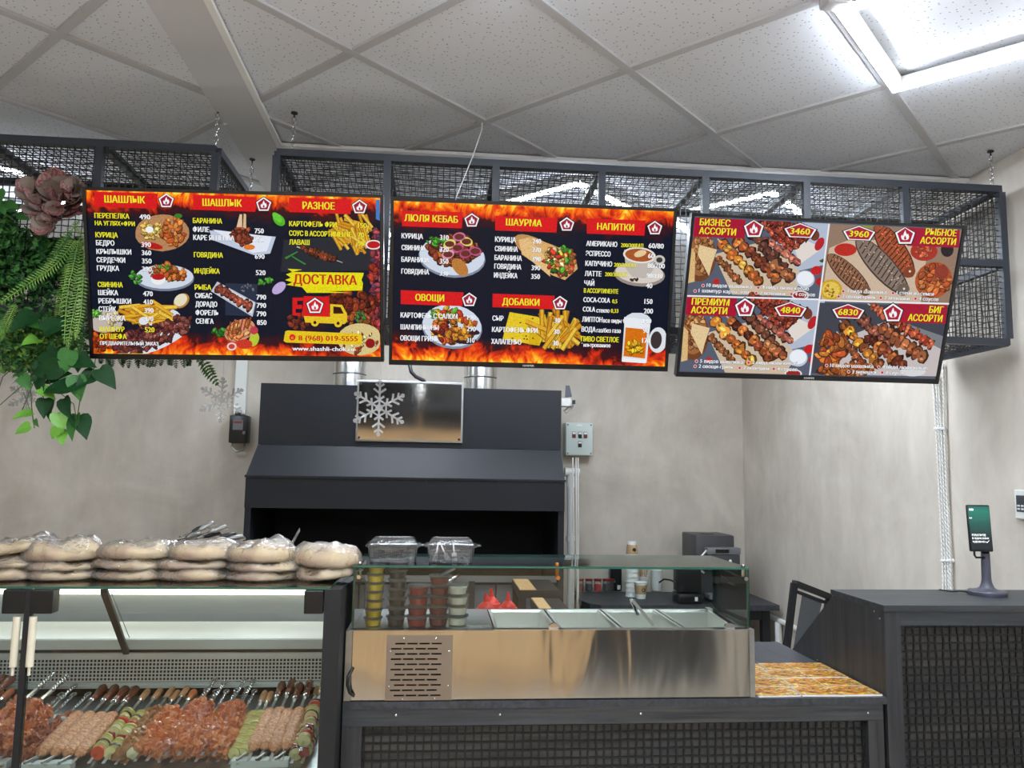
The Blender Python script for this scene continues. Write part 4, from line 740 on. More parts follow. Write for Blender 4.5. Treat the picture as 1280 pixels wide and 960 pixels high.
# ------------------------------------------------------------------ clamshell boxes on the glass
def clam(px0, px1, label, fill, forks):
    Y = 2.43; zb = gz+th+.0005; a = at(px0, 706, 1, Y).x; b = at(px1, 706, 1, Y).x; c = (a+b)/2; w_ = (b-a)/2; d = .055
    t = thing('clamshell_box', (c, Y, zb), label, 'container', group='clear clamshell boxes on the glass top')
    def ring(h, s, n=6): 
        out = []; r = .012
        for cx, cy, a0 in ((w_*s-r, d*s-r, 0), (-w_*s+r, d*s-r, pi/2), (-w_*s+r, -d*s+r, pi), (w_*s-r, -d*s+r, 1.5*pi)):
            out += [(c+cx+r*cos(a0+pi/2*i/n), Y+cy+r*sin(a0+pi/2*i/n), zb+h) for i in range(n+1)]
        return out
    def rings(rs, caps=(0, 1)):
        mb = MB(); n = len(rs[0]); mb.add([p for r in rs for p in r], [(i*n+j, i*n+(j+1) % n, (i+1)*n+(j+1) % n, (i+1)*n+j) for i in range(len(rs)-1) for j in range(n)]+([tuple(range(n))] if caps[0] else [])+([tuple(range((len(rs)-1)*n, len(rs)*n))] if caps[1] else [])); return mb
    body = rings([ring(.0, .86), ring(.004, .9), ring(.044, .97), ring(.046, 1.06), ring(.048, 1.06)], (1, 0))
    for i in range(22):
        x = c-w_*.84+w_*1.68*i/21; body.bar((x, Y-d*.9, zb+.006), (x, Y-d*.965, zb+.04), .0022, .0012)
    body.build('tray', 'clear_plastic', t, smooth='auto')
    rings([ring(.0485, 1.07), ring(.051, 1.07), ring(.052, .95), ring(.066, .84), ring(.069, .78), ring(.0675, .66), ring(.0675, .6)], (0, 1)).build('lid', 'clear_plastic', t, smooth='auto')
    MB().cbox(c+w_*1.05, c+w_*1.25, Y-.02, Y+.02, zb+.046, zb+.050, .001).build('clasp', 'clear_plastic', t)
    if fill:
        for i in range(26):
            x = c+random.uniform(-.7, .7)*w_; y = Y+random.uniform(-.6, .6)*d; z = zb+.006+random.uniform(0, .028); a_ = random.uniform(-1, 1)
            mb2 = MB(); mb2.bar((x-.014*cos(a_), y-.014*sin(a_), z), (x+.014*cos(a_), y+.014*sin(a_), z+random.uniform(-.003, .003)), .008, .004)
            if i == 0: acc = MB()
            acc.add(mb2.v, mb2.f)
        acc.build('packet_filling', fill, t, kind='stuff')
    if forks:
        for i in range(forks):
            f = thing('plastic_fork', (c, Y, zb+.01), 'clear plastic fork inside the right box, %s of the three' % ['left', 'middle', 'right'][i], 'fork', group='plastic forks in the right clamshell box')
            x = c-w_*.62+w_*.38*i; z = zb+.02+.006*(i % 2); y = Y-d*.72+.006*i; a_ = [-.2, .5, .1][i]; dx, dz = sin(a_), cos(a_)
            base = V((x, y, z)); u = V((dx, .1, -dz)).normalized(); sdir = V((dz, 0, dx)).normalized()
            mb = MB(); mb.bar(base-u*.006, base-u*.035+V((0, .05, 0)), .004, .002).bar(base, base-u*.008, .015, .0015)
            mb.build('fork_handle', 'paper_white', f)
            mb = MB()
            for k in (-1.5, -.5, .5, 1.5): mb.bar(base+sdir*(k*.0037), base+sdir*(k*.0037)+u*.017, .0018, .0012)
            mb.build('tines', 'paper_white', f)
clam(460, 523, 'left clear plastic clamshell box with dark contents, on the glass top', 'black_matte', 0)
clam(533, 593, 'right clear plastic clamshell box with white forks in it, on the glass top', 'machine_light', 3)
# ------------------------------------------------------------------ phone stand, thermostat
p = at(1234, 741, 2, ct+.001); c = (p.x, 2.5, ct); c = (at(1234, 741, 1, 2.5).x, 2.5, ct)
t = thing('phone_stand', c, 'grey round-footed phone stand on the cabinet, showing a green screen', 'stand')
MB().lathe([(.057, 0), (.058, .003), (.058, .012), (.055, .016), (.03, .02), (.022, .026), (.017, .038), (.0145, .05), (.0135, .12), (.0135, .135)], c, n=32).build('base_and_stem', 'grey_plastic', t, smooth='auto')
cz = at(1222, 660, 1, 2.49).z; cx = at(1223, 660, 1, 2.49).x
M = T((cx, 2.485, cz)) @ RZ(R(-4)) @ Matrix.Rotation(R(-4), 4, 'X')
ph = thing('phone', None, 'black smartphone with a green payment screen, held on the grey stand', 'phone', M=M)
MB().cbox(-.0385, .0385, -.004, .006, -.076, .076, .004).build('body', 'black_plastic', ph, local=True, smooth='auto')
MB().box(-.0345, .0345, -.0047, -.0042, -.070, .071).build('phone_screen', 'phone_screen', ph, local=True)
psc = bpy.data.objects['phone_screen']
def label3d(name, txt, par, M, w_, h, mt, bold=.02):
    cu = bpy.data.curves.new('t', 'FONT'); cu.body = txt; cu.resolution_u = 3; cu.offset = bold; ob = bpy.data.objects.new('t', cu); COL.objects.link(ob)
    me = ob.evaluated_get(bpy.context.evaluated_depsgraph_get()).to_mesh(); vs = [v.co.copy() for v in me.vertices]; fs = [tuple(p.vertices) for p in me.polygons]; bpy.data.objects.remove(ob)
    x0 = min(v.x for v in vs); x1 = max(v.x for v in vs); y1 = max(v.y for v in vs); y0 = min(v.y for v in vs)
    mb = MB(); mb.add([M @ V(((v.x-x0)/(x1-x0)*w_, 0, (v.y-y0)/(y1-y0)*h)) for v in vs], fs); return mb
x = N('phone_letters'); x.b.inputs['Emission Color'].default_value = (.9, 1, .97, 1); x.b.inputs['Emission Strength'].default_value = 1; MATS['phone_letters'] = x.m
mb = MB()
for s_, z, w_ in (('ПЛАТИТЕ', -.026, .046), ('В ОДИН КЛИК', -.037, .056), ('УДОБНО', -.048, .042)):
    q = label3d('', s_, ph, T((-.03, -.0052, z)), w_, .0068, ''); mb.add(q.v, q.f)
mb.add([(.014, -.0052, -.044), (.018, -.0052, -.048), (.026, -.0052, -.040), (.025, -.0052, -.039), (.018, -.0052, -.0455), (.0155, -.0052, -.0428)], [(0, 1, 2, 3, 4, 5)])
mb.add([(-.032, -.0052, .057), (-.018, -.0052, .057), (-.018, -.0052, .063), (-.032, -.0052, .063), (-.034, -.0052, .031), (-.025, -.0052, .031), (-.025, -.0052, .034), (-.034, -.0052, .034)], [(0, 1, 2, 3), (4, 5, 6, 7)])
mb.build('screen_lettering', 'phone_letters', psc, local=True)
zl = cz-.085; MB().tube([(cx-.016, 2.494, cz-.07), (cx-.017, 2.492, cz-.088), (cx-.012, 2.492, cz-.096), (cx+.026, 2.492, cz-.096), (cx+.032, 2.492, cz-.09), (cx+.031, 2.494, cz-.07)], .0035, 8).tube([(c[0], 2.5, ct+.13), (c[0], 2.5, cz-.05)], .0125, 14).build('cradle', 'black_plastic', t, smooth=True)
mb = MB().tube([(c[0]-.05, 2.52, ct+.006), (c[0]-.075, 2.53, ct+.009), (c[0]-.09, 2.55, ct+.004), (c[0]-.1, 2.6, ct+.003)], .0025, 6); mb.build('power_cord', 'black_plastic', t, smooth=True)
a = at(1266, 630, 0, XW-.02); t = thing('thermostat', (XW-.015, a.y-.05, a.z), 'white thermostat with grey display on the right wall beside the phone', 'thermostat')
ty = at(1268, 630, 0, XW-.02).y; tz = a.z; MB().cbox(XW-.02, XW-.0005, ty-.11, ty, tz-.055, tz+.055, .004).build('housing', 'white_paint', t)
MB().box(XW-.0215, XW-.02, ty-.1, ty-.012, tz-.028, tz+.034).build('face', 'grey_plastic', t); MB().box(XW-.0225, XW-.0215, ty-.095, ty-.02, tz+.004, tz+.028).build('display', 'machine_grey', t)
for i in range(3):
    for j in range(2): MB().box(XW-.0235, XW-.0215, ty-.03-.02*i, ty-.018-.02*i, tz-.008-.012*j, tz-.002-.012*j).build('button', 'white_paint', t)
# ------------------------------------------------------------------ hood with its mirror plate
def hp(px, py, Y): p = at(px, py, 1, Y); return p
YH = 4.72; hl, hr = hp(307, 600, YH).x, hp(706, 600, YH).x; tl, tr_ = hl+.03, hr-.005
zA, zB_, zC_, zD = 2.11, hp(510, 559, YH+.13).z, hp(510, 597, YH).z, hp(510, 637, YH).z
t = thing('grill_hood', ((hl+hr)/2, 5.1, zD), 'large matt black extraction hood over the grill on the back wall', 'hood')
MB().box(tl, tr_, YH+.13, YB-.004, zB_, zA).build('upper_box', 'hood_black', t)
MB().hexa([(hl, YH, zC_), (hr, YH, zC_), (hr, YB-.004, zC_), (hl, YB-.004, zC_), (tl, YH+.128, zB_-.002), (tr_, YH+.128, zB_-.002), (tr_, YB-.004, zB_-.002), (tl, YB-.004, zB_-.002)]).build('sloping_canopy', 'hood_black', t)
MB().box(hl-.006, hr+.006, YH-.006, YH+.01, zC_-.012, zC_+.001).build('lip', 'hood_black', t)
MB().box(hl, hr, YH, YH+.012, zD, zC_-.0125).build('front_valance', 'hood_black', t)
for q in (0, 1):
    x = hl if q == 0 else hr-.035; MB().box(x, x+.035, YH+.013, YB-.004, .02, zC_-.013).build('side_panel', 'hood_black', t)
MB().box(hl+.036, hr-.036, 5.45, 5.47, .5, zC_-.02).build('back_panel', 'hood_inside', t)
MB().box(hl+.036, hr-.036, YH+.014, 5.44, zC_-.04, zC_-.014).build('inner_top', 'hood_inside', t)
for px, py in ((438, 601), (532, 602), (623, 603)):
    p = hp(px, py, YH-.001); MB().lathe([(.006, 0), (.005, .004), (.0001, .005)], p, V((0, -1, 0)), 8).build('rivet', 'hood_black', t)
a, b = hp(447, 475, YH+.12), hp(578, 554, YH+.12)
m_ = thing('mirror_plate', ((a.x+b.x)/2, YH+.12, b.z), 'polished steel plate screwed to the black hood, behind the snowflake', 'plate')
pb_ = MB().cbox(a.x, b.x, YH+.118, YH+.1295, b.z, a.z, .003).build('plate_backing', 'steel_brushed', m_)
MB().box(a.x+.012, b.x-.012, YH+.1165, YH+.1178, b.z+.012, a.z-.012).build('polished_face', 'mirror', pb_)
for x in (a.x+.022, b.x-.022):
    for z in (a.z-.022, b.z+.022): MB().lathe([(.007, 0), (.006, .004), (.0001, .005)], (x, YH+.1163, z), V((0, -1, 0)), 10).build('screw', 'black_matte', m_)
for px0, px1, lab in ((416, 458, 'shiny steel duct rising from the hood behind the left screen'), (580, 621, 'shiny steel duct rising from the hood behind the middle screen')):
    Yd = 5.2; x0 = at(px0, 470, 1, Yd).x; x1 = at(px1, 470, 1, Yd).x; r = (x1-x0)/2; c = (x0+x1)/2
    prof = [(r, 0)]
    for i in range(6): prof += [(r, .11*(i+1)-.01), (r+.004, .11*(i+1)-.005), (r, .11*(i+1))]
    MB().lathe(prof, (c, Yd, zA+.001), n=32).build('exhaust_duct', 'steel_bright', smooth='auto', label=lab, cat='duct')
MB().tube([at(512, 455, 1, 4.95), at(514, 465, 1, 4.95), at(520, 471, 1, 4.95), at(530, 476, 1, 4.95)]+[at(530, 476, 1, 4.95)+V((.01, 0, -.015))], .012, 8).build('cable', 'black_plastic', smooth=True, label='short black cable entering the top of the hood above the mirror plate', cat='cable')
# ------------------------------------------------------------------ grill under the hood
Yg = 4.75; t = thing('charcoal_grill', ((hl+hr)/2, Yg+.3, 0), 'long dark charcoal grill with a steel front rail, under the black hood', 'grill')
g0_, g1_ = hl+.04, hr-.04; zr = at(620, 720, 1, Yg).z; zr2 = at(620, 728, 1, Yg).z
MB().box(g0_, g1_, Yg, Yg+.02, zr2, zr).build('front_rail', 'steel_brushed', t)
for i in range(5):
    xa = g0_+(g1_-g0_)*i/5+.004; xb = g0_+(g1_-g0_)*(i+1)/5-.004
    MB().box(xa, xb, Yg+.03, Yg+.045, .1, zr2-.02).build('front_panel', 'fridge_grey', t)
MB().box(g0_, g1_, Yg+.046, 5.44, .0, zr-.12).build('fire_box', 'hood_inside', t)
for px in (590, 672): 
    x = at(px, 735, 1, 4.7).x; MB().box(x-.018, x+.018, 4.731, 4.7495, .0, zr-.03).build('post', 'black_matte', t)
# poker arm & steel handle seen behind the sauce cups
t = thing('scoop', at(560, 722, 1, 4.745), 'steel scoop with a long handle seen behind the sauce cups', 'scoop')
MB().bar(at(540, 724, 1, 4.72), at(568, 710, 1, 4.745), .05, .012).build('blade', 'steel_brushed', t); MB().tube([at(557, 731, 1, 4.72), at(573, 718, 1, 4.74)], .014, 8).build('handle', 'steel_bright', t, smooth=True)
def stool(px0, px1, py, Y, lab):
    a, b = at(px0, py, 1, Y), at(px1, py, 1, Y); z = a.z; w_ = b.x-a.x; t = thing('low_table', ((a.x+b.x)/2, Y+.2, 0), lab, 'table', group='low black tables behind the station')
    MB().box(a.x, b.x, Y, Y+.42, z-.04, z).build('tabletop', 'black_matte', t); MB().box(a.x+.004, a.x+w_*.42, Y+.004, Y+.416, z+.0005, z+.004).build('wooden_board', 'wood_tan', t)
    for x in (a.x+.02, b.x-.02):
        for y in (Y+.02, Y+.4): MB().bar((x, y, 0), (x, y, z-.041), .035).build('leg', 'black_matte', t)
    MB().box(a.x+.04, b.x-.04, Y+.01, Y+.025, z-.3, z-.26).build('rail', 'black_matte', t)
stool(649, 700, 738, 4.2, 'taller low black table with a tan board on top, left of the white pipe')
stool(676, 716, 766, 3.7, 'lower black table with a tan board, just behind the steel pans')
# ------------------------------------------------------------------ back table and the things on it
zt2 = .785; t = thing('back_table', (1.5, 5.2, 0), 'dark grey wooden side table against the back wall, right of the hood', 'table')
pl = [(.93, 5.5), (.925, 5.12), (.96, 5.0), (1.02, 4.95), (2.17, 4.95), (2.17, 5.5)]; f3 = ((0, 0, zt2-.035), (0, 0, .035)); b = MB(); b.prism(pl, (1, 0, 0), (0, 1, 0), f3); b.build('tabletop', 'dark_wood_y', t)
for x, y in ((1.06, 5.02), (2.1, 5.02), (1.0, 5.44), (2.1, 5.44)): MB().bar((x, y, 0), (x, y, zt2-.036), .05).build('leg', 'black_matte', t)
MB().box(1.06, 2.12, 5.0, 5.015, zt2-.1, zt2-.036).build('apron', 'black_matte', t); MB().box(1.03, 2.12, 5.42, 5.43, .1, zt2-.1).build('back_board', 'black_matte', t)
def on(px, py): return at(px, py, 2, zt2)
def pcup(px, py, label, grp, stack=0, zb=None, Y=None, up=False):
    p = on(px, py) if Y is None else V((at(px, py, 1, Y).x, Y, zb)); r0, r1, h = .03, .043, .105
    M = T(p+V((0, 0, .0005)))
    if up: M = M @ T((0, 0, h)) @ Matrix.Rotation(pi, 4, 'X')
    c = thing('paper_cup', None, label, 'cup', M=M, group=grp)
    MB().lathe([(0, .003), (r0, .003), (r0, 0), (r0+.001, 0), (r1, h-.003), (r1+.0025, h-.002), (r1+.002, h), (r1-.001, h-.001), (r0-.001, .006), (0, .006)], n=24).build('cup_wall', 'paper_white', c, smooth='auto', local=True)
    k = lambda z: r0+.001+(r1-r0-.001)*z/h+.0008
    ks = MB().lathe([(k(.03), .03), (k(.088), .088)], n=24).build('kraft_sleeve', 'kraft', c, smooth='auto', local=True)
    mk = MB(); n = 16; z0 = .058; y = lambda z: -k(z)-.0006
    mk.add([q for i in range(n) for q in (((.0125*cos(2*pi*i/n)+.008), y(z0+.0125*sin(2*pi*i/n))+.0008, z0+.0125*sin(2*pi*i/n)), ((.007*cos(2*pi*i/n)+.008), y(z0+.007*sin(2*pi*i/n))+.0006, z0+.007*sin(2*pi*i/n)))], [(2*i, 2*((i+1) % n), 2*((i+1) % n)+1, 2*i+1) for i in range(n)])
    mk.build('round_mark', 'hood_black', ks, local=True); return p
pcup(801, 748, 'white paper cup with kraft sleeve standing alone near the table front', 'paper cups')
# stack of cups upside down
Ys = 5.3; p = at(790, 697, 1, Ys); base = V((p.x, Ys, zt2)); zz = zt2
ztop = at(790, 671, 1, Ys).z
n = 9; st_ = (ztop-.105-zt2)/n
for i in range(n):
    M = T((base.x, Ys, zt2+.0005+st_*i)); c = thing('nested_cup', None, 'white paper cup nested in the tall cup stack, %s from the table' % ['', 'second', 'third', 'fourth', 'fifth', 'sixth', 'seventh', 'eighth'][i] if i not in (0, n-1) else 'white paper cup, %s of the tall nested cup stack' % ('lowest' if i == 0 else 'uppermost'), 'cup', M=M @ T((0, 0, .105)) @ Matrix.Rotation(pi, 4, 'X'), group='tall stack of nested paper cups')
    r0, r1, h = .0285, .043, .105
    MB().lathe([(0, .003), (r0, .003), (r0, 0), (r0+.001, 0), (r1, h-.003), (r1+.0025, h-.002), (r1+.002, h)], n=24).build('cup_wall', 'paper_white', c, smooth='auto', local=True)
    if i == n-1:
        k = lambda z: r0+.001+(r1-r0-.001)*z/h+.0008
        MB().lathe([(k(.02), .02), (k(.082), .082)], n=24).build('kraft_sleeve', 'kraft', c, smooth='auto', local=True)
        MB().lathe([(.006, 0), (.013, 0), (.013, .001), (.006, .001)], (.006, k(.05)+.0, .052), V((0, 1, 0)), 16).build('round_mark', 'hood_black', c, local=True)
# stack of white tumblers
p = on(821, 738)
for i in range(5):
    MB().lathe([(.030, 0), (.038, .058), (.040, .06), (.038, .061), (.034, .058), (.03, .004), (0, .004)], (p.x, p.y, zt2+.0005+.0195*i), n=22).build('tumbler', 'paper_white', smooth='auto', label='plain white tumbler, %s in the short stack beside the coffee machine' % ordn(i, 5, ''), cat='cup', group='short stack of white tumblers')
# pot of stirrers
p = on(803, 738); t = thing('stirrer_pot', p, 'pot of thin wooden stirrers behind the sleeved cup', 'pot')
MB().lathe([(.03, .001), (.042, .1), (.044, .1), (.04, .098), (.028, .005), (0, .005)], p, n=20).build('pot', 'paper_white', t, smooth='auto')
for i in range(14): MB().bar(p+V((random.uniform(-.02, .02), random.uniform(-.02, .02), .01)), p+V((random.uniform(-.04, .04), random.uniform(-.035, .035), .15+random.uniform(-.012, .01))), .005, .002).build('stirrer', 'wood_tan', t)
# dark tea tin, glass bottle
p = on(769, 738); t = thing('dark_tin', p, 'black tin with small pale labels on the back table', 'tin'); MB().cbox(p.x-.042, p.x+.04, p.y-.03, p.y+.03, zt2+.0005, zt2+.155, .004).build('body', 'dark_bottle', t)
MB().box(p.x-.03, p.x-.005, p.y-.0312, p.y-.0305, zt2+.06, zt2+.075).build('label', 'machine_light', t); MB().box(p.x+.008, p.x+.03, p.y-.0312, p.y-.0305, zt2+.01, zt2+.04).build('label', 'paper_white', t)
for dx in (-.025, .005): MB().lathe([(.009, .155), (.009, .19), (.0, .19)], (p.x+dx, p.y, zt2), n=10).build('neck', 'dark_bottle', t, smooth='auto')
p = on(788, 741); t = thing('glass_bottle', p, 'clear glass bottle beside the black tin', 'bottle'); MB().lathe([(0, .001), (.032, .001), (.034, .01), (.034, .07), (.012, .11), (.011, .14), (.014, .142), (.0, .142)], p, n=20).build('body', 'cup_plastic', t, smooth='auto')
# jars in a row, red and clear
for i, (px, c, lab) in enumerate(((728, 'maroon_sauce', 'dark jar at the left end of the spice jar row'), (739, 'machine_grey', 'grey jar second in the spice jar row'), (750, 'red_plastic', 'red filled jar in the middle of the spice jar row'), (761, 'machine_grey', 'smoked glass jar fourth in the spice jar row'), (771-8, 'dark_sauce', 'dark jar at the right end of the spice jar row'))):
    if i == 4: px = 766
    p = on(px-3, 739); p.z = zt2; t = thing('spice_jar', p, lab, 'jar', group='row of spice jars')
    MB().lathe([(0, .001), (.024, .001), (.0255, .005), (.0255, .065), (.022, .07)], p, n=18).build('glass', 'cup_plastic', t, smooth='auto'); MB().lathe([(0, .004), (.0235, .004), (.0235, .05), (0, .05)], p, n=18).build('filling', c, t, smooth='auto')
    MB().lathe([(.024, .0705), (.026, .072), (.026, .085), (0, .086)], p, n=18).build('lid', 'maroon_sauce', t, smooth='auto')
# coffee machine and dark kettle
p = on(896, 742); a = at(870, 735, 1, 5.15).x; b = at(922, 735, 1, 5.15).x; zt_ = at(896, 669, 1, 5.15).z
t = thing('coffee_machine', ((a+b)/2, 5.25, zt2), 'grey box-shaped coffee machine at the right end of the back table', 'coffee machine')
MB().cbox(a, b-.02, 5.14, 5.45, zt2+.0005, zt_, .01).build('body', 'machine_grey', t, smooth='auto')
MB().cbox(a+.055, b, 5.08, 5.139, zt_-.12, zt_-.075, .006).build('front_hood', 'machine_light', t, smooth='auto'); MB().cbox(a+.055, b-.004, 5.085, 5.139, zt_-.22, zt_-.121, .006).build('control_panel', 'machine_grey', t, smooth='auto')
MB().box(a+.11, a+.2, 5.076, 5.0795, zt_-.108, zt_-.086).build('display', 'black_plastic', t); MB().cbox(a+.05, b-.01, 5.03, 5.139, zt2+.02, zt2+.05, .005).build('drip_tray', 'machine_light', t)
for i in range(3): MB().lathe([(.01, 0), (.009, .004), (0, .005)], (a+.09+.06*i, 5.0845, zt_-.16), V((0, -1, 0)), 12).build('button', 'paper_white', t)
MB().box(a+.08, a+.14, 5.2, 5.3, zt_+.0003, zt_+.004).build('lid_latch', 'black_plastic', t)
MB().tube([at(883, 688, 1, 5.07), at(876, 696, 1, 5.05), at(872, 704, 1, 5.05), at(874, 712, 1, 5.05), at(880, 716, 1, 5.06)], .006, 8).build('milk_tube', 'paper_white', t, smooth=True)
a = at(847, 740, 1, 5.02).x; b = at(876, 740, 1, 5.02).x; c = (a+b)/2; zk = at(860, 697, 1, 5.05).z
t = thing('coffee_grinder', (c, 5.06, zt2), 'black rectangular grinder on the back table, left of the coffee machine', 'grinder')
MB().cbox(a, b, 5.0, 5.12, zt2+.07, zk, .008).build('body', 'black_plastic', t, smooth='auto'); MB().cbox(a-.006, b+.004, 4.98, 5.13, zt2+.0005, zt2+.065, .012).build('base', 'black_plastic', t, smooth='auto')
MB().box(a+.1, a+.118, 4.978, 4.9798, zt2+.02, zt2+.045).build('sticker', 'paper_white', t)
MB().tube([at(824, 728, 1, 5.2), at(830, 724, 1, 5.15), at(838, 725, 1, 5.1), at(848, 730, 1, 5.05)], .006, 6).build('power_cord', 'black_plastic', t, smooth=True)
# ------------------------------------------------------------------ chair
t = thing('metal_chair', at(1010, 805, 1, 4.2), 'black metal framed chair with grey back panel near the right wall', 'chair'); Yk = 4.1
A0, A1, B0, B1 = at(983, 812, 1, Yk), at(993, 729, 1, Yk), at(1024, 812, 1, Yk+.2), at(1037, 746, 1, Yk+.2)
def ext(lo, hi): d = lo-hi; return lo+d*((.0-lo.z)/d.z)*.98
MB().bar(ext(A0, A1), A1, .03).build('back_post', 'black_matte', t); MB().bar(ext(B0, B1), B1, .03).build('back_post', 'black_matte', t); MB().bar(A1, B1, .03).build('top_rail', 'black_matte', t)
i0, i1, j0, j1 = A0.lerp(B0, .2), A1.lerp(B1, .2)-V((0, 0, .05)), A0.lerp(B0, .76), A1.lerp(B1, .76)-V((0, 0, .05))
MB().bar(A1.lerp(B1, .06)-V((0, 0, .04)), B1.lerp(A1, .06)-V((0, 0, .04)), .016).build('inner_rail', 'black_matte', t)
MB().hexa([i0, j0, j0+V((.01, .02, 0)), i0+V((.01, .02, 0)), i1, j1, j1+V((.01, .02, 0)), i1+V((.01, .02, 0))]).build('back_panel', 'fridge_grey', t)
s0_ = A0.copy(); s0_.z = .46; s1_ = B0.copy(); s1_.z = .46; d = V((-.25, .33, 0))
MB().hexa([s0_, s1_, s1_+d, s0_+d, s0_+V((0, 0, .04)), s1_+V((0, 0, .04)), s1_+d+V((0, 0, .04)), s0_+d+V((0, 0, .04))]).build('seat', 'black_matte', t)
for q in (s0_+d, s1_+d): MB().bar((q.x, q.y, 0), q, .03).build('front_leg', 'black_matte', t)
# ------------------------------------------------------------------ wall boxes, pipes, cables
def wp(px, py, off=0): return at(px, py, 1, YB-off)
a, b = wp(295, 455, .03), wp(306, 518, .03); MB().cbox(a.x, b.x, YB-.035, YB-.001, b.z, 2.86, .003).build('cable_trunking', 'white_paint', label='white plastic cable trunking on the back wall left of the hood', cat='trunking')
a, b = wp(288, 519, .08), wp(309, 554, .08); t = thing('power_inverter', ((a.x+b.x)/2, YB-.05, b.z), 'small black drive unit on the back wall below the white trunking', 'drive unit')
MB().cbox(a.x, b.x, YB-.1, YB-.001, b.z, a.z, .008).build('housing', 'black_plastic', t, smooth='auto'); MB().box(a.x+.025, b.x-.03, YB-.1015, YB-.1, a.z-.1, a.z-.035).build('panel', 'machine_light', t)
MB().box(a.x+.03, b.x-.035, YB-.1025, YB-.1015, a.z-.055, a.z-.042).build('display', 'dark_red', t); MB().lathe([(.012, 0), (.01, .01), (0, .011)], (b.x-.02, YB-.1, a.z-.12), V((0, -1, 0)), 12).build('knob', 'machine_light', t)
MB().cbox(a.x+.03, a.x+.06, YB-.08, YB-.03, a.z, a.z+.03, .004).build('cable_gland', 'black_plastic', t)
MB().tube([V((a.x+.02, YB-.05, b.z+.01)), V((a.x+.01, YB-.055, b.z-.03)), V((a.x+.05, YB-.06, b.z-.06)), V((b.x-.03, YB-.055, b.z-.045)), V((b.x-.02, YB-.05, b.z+.01))], .007, 8).build('cable_loop', 'steel_dull', t, smooth=True)
a, b = wp(707, 528, .1), wp(741, 570, .1); t = thing('switch_box', ((a.x+b.x)/2, YB-.05, b.z), 'pale green switch box with four buttons on the wall right of the hood', 'switch box')
MB().cbox(a.x, b.x, YB-.1, YB-.001, b.z, a.z, .006).build('housing', 'box_green', t, smooth='auto'); MB().cbox(a.x+.004, b.x-.004, YB-.108, YB-.1005, b.z+.004, a.z-.004, .003).build('cover', 'box_green', t)
W2, H2 = b.x-a.x, a.z-b.z
for fx, fz, c in ((.3, .62, 'dark_red'), (.52, .62, 'black_plastic'), (.72, .62, 'dark_red'), (.52, .34, 'black_plastic')):
    x, z = a.x+W2*fx, b.z+H2*fz; s_ = MB().cbox(x-.013, x+.013, YB-.113, YB-.1085, z-.02, z+.024, .002).build('switch_plate', 'black_plastic', t)
    MB().box(x-.011, x+.011, YB-.1145, YB-.1132, z+.006, z+.021).build('switch_label', 'paper_white', t); MB().cbox(x-.01, x+.01, YB-.12, YB-.1132, z-.019, z+.003, .002).build('button', c, t)
for fx in (.08, .92):
    for fz in (.07, .93): MB().lathe([(.006, 0), (0, .003)], (a.x+W2*fx, YB-.1085, b.z+H2*fz), V((0, -1, 0)), 10).build('screw', 'machine_light', t)
MB().cbox(a.x+W2*.4, a.x+W2*.6, YB-.11, YB-.1085, a.z-.022, a.z-.014, .0005).build('name_plate', 'paper_white', t)
px_ = hr+.02; t = thing('white_pipe', (px_+.02, 5.4, 0), 'white plastic pipe with elbows running down beside the hood', 'pipe'); Yp = 5.3
q = lambda x, y, Y=Yp: at(x, y, 1, Y)
MB().tube([q(713, 606), q(713.5, 702), V((q(713.5, 702).x, Yp, .1))], .023, 16).build('vertical_pipe', 'pvc', t, smooth='auto')
MB().tube([q(706, 590), q(718, 590.5)], .03, 14).tube([q(719, 590), q(724, 590.5)], .026, 14).build('elbow', 'pvc', t, smooth='auto'); MB().tube([q(713, 591), q(713, 609)], .028, 14).build('elbow', 'pvc', t, smooth='auto')
MB().tube([q(713, 670), q(713, 676)], .029, 14).build('pipe_collar', 'pvc', t, smooth='auto')
for k, (x0_, x1_) in enumerate(((716, 717), (720, 721.5), (722.5, 723))):
    MB().tube([q(x0_, 572, 5.22), q(x0_+.3, 640, 5.22), q(x1_, 735, 5.22), V((q(x1_, 735, 5.22).x, 5.22, .3))], .0045, 5).build('thin_cable', 'cable_white', label='thin white cable in front of the white pipe, %s of three' % ['left', 'middle', 'right'][k], cat='cable', smooth=True)
t = thing('hood_spotlight', q(713, 500, 4.95), 'small grey fan motor on a white bracket at the right edge of the hood', 'motor'); Yp2 = 4.95
o = q(709, 489, Yp2); MB().hexa([q(706, 497, 4.9), q(715, 496, 4.9), q(715, 496, 5), q(706, 497, 5), q(707, 482, 4.9), q(712, 482, 4.9), q(712, 482, 5), q(707, 482, 5)]).build('housing', 'grey_plastic', t)
MB().cbox(hr-.03, q(713, 500, 4.9).x, 4.88, 4.96, q(706, 508, 4.9).z, q(706, 498, 4.9).z, .004).build('bracket', 'pvc', t); MB().tube([q(712, 503, 4.9), q(718, 506, 4.9)], .02, 12).build('socket', 'pvc', t, smooth='auto')
MB().box(q(714, 500, 4.9).x, q(718, 500, 4.9).x, 4.86, 4.875, q(706, 505, 4.87).z, q(706, 500, 4.87).z).build('socket_face', 'black_plastic', t); MB().tube([q(706, 515, 4.93), q(710, 512, 4.93), q(714, 508, 4.93)], .013, 8).build('conduit', 'pvc', t, smooth=True)
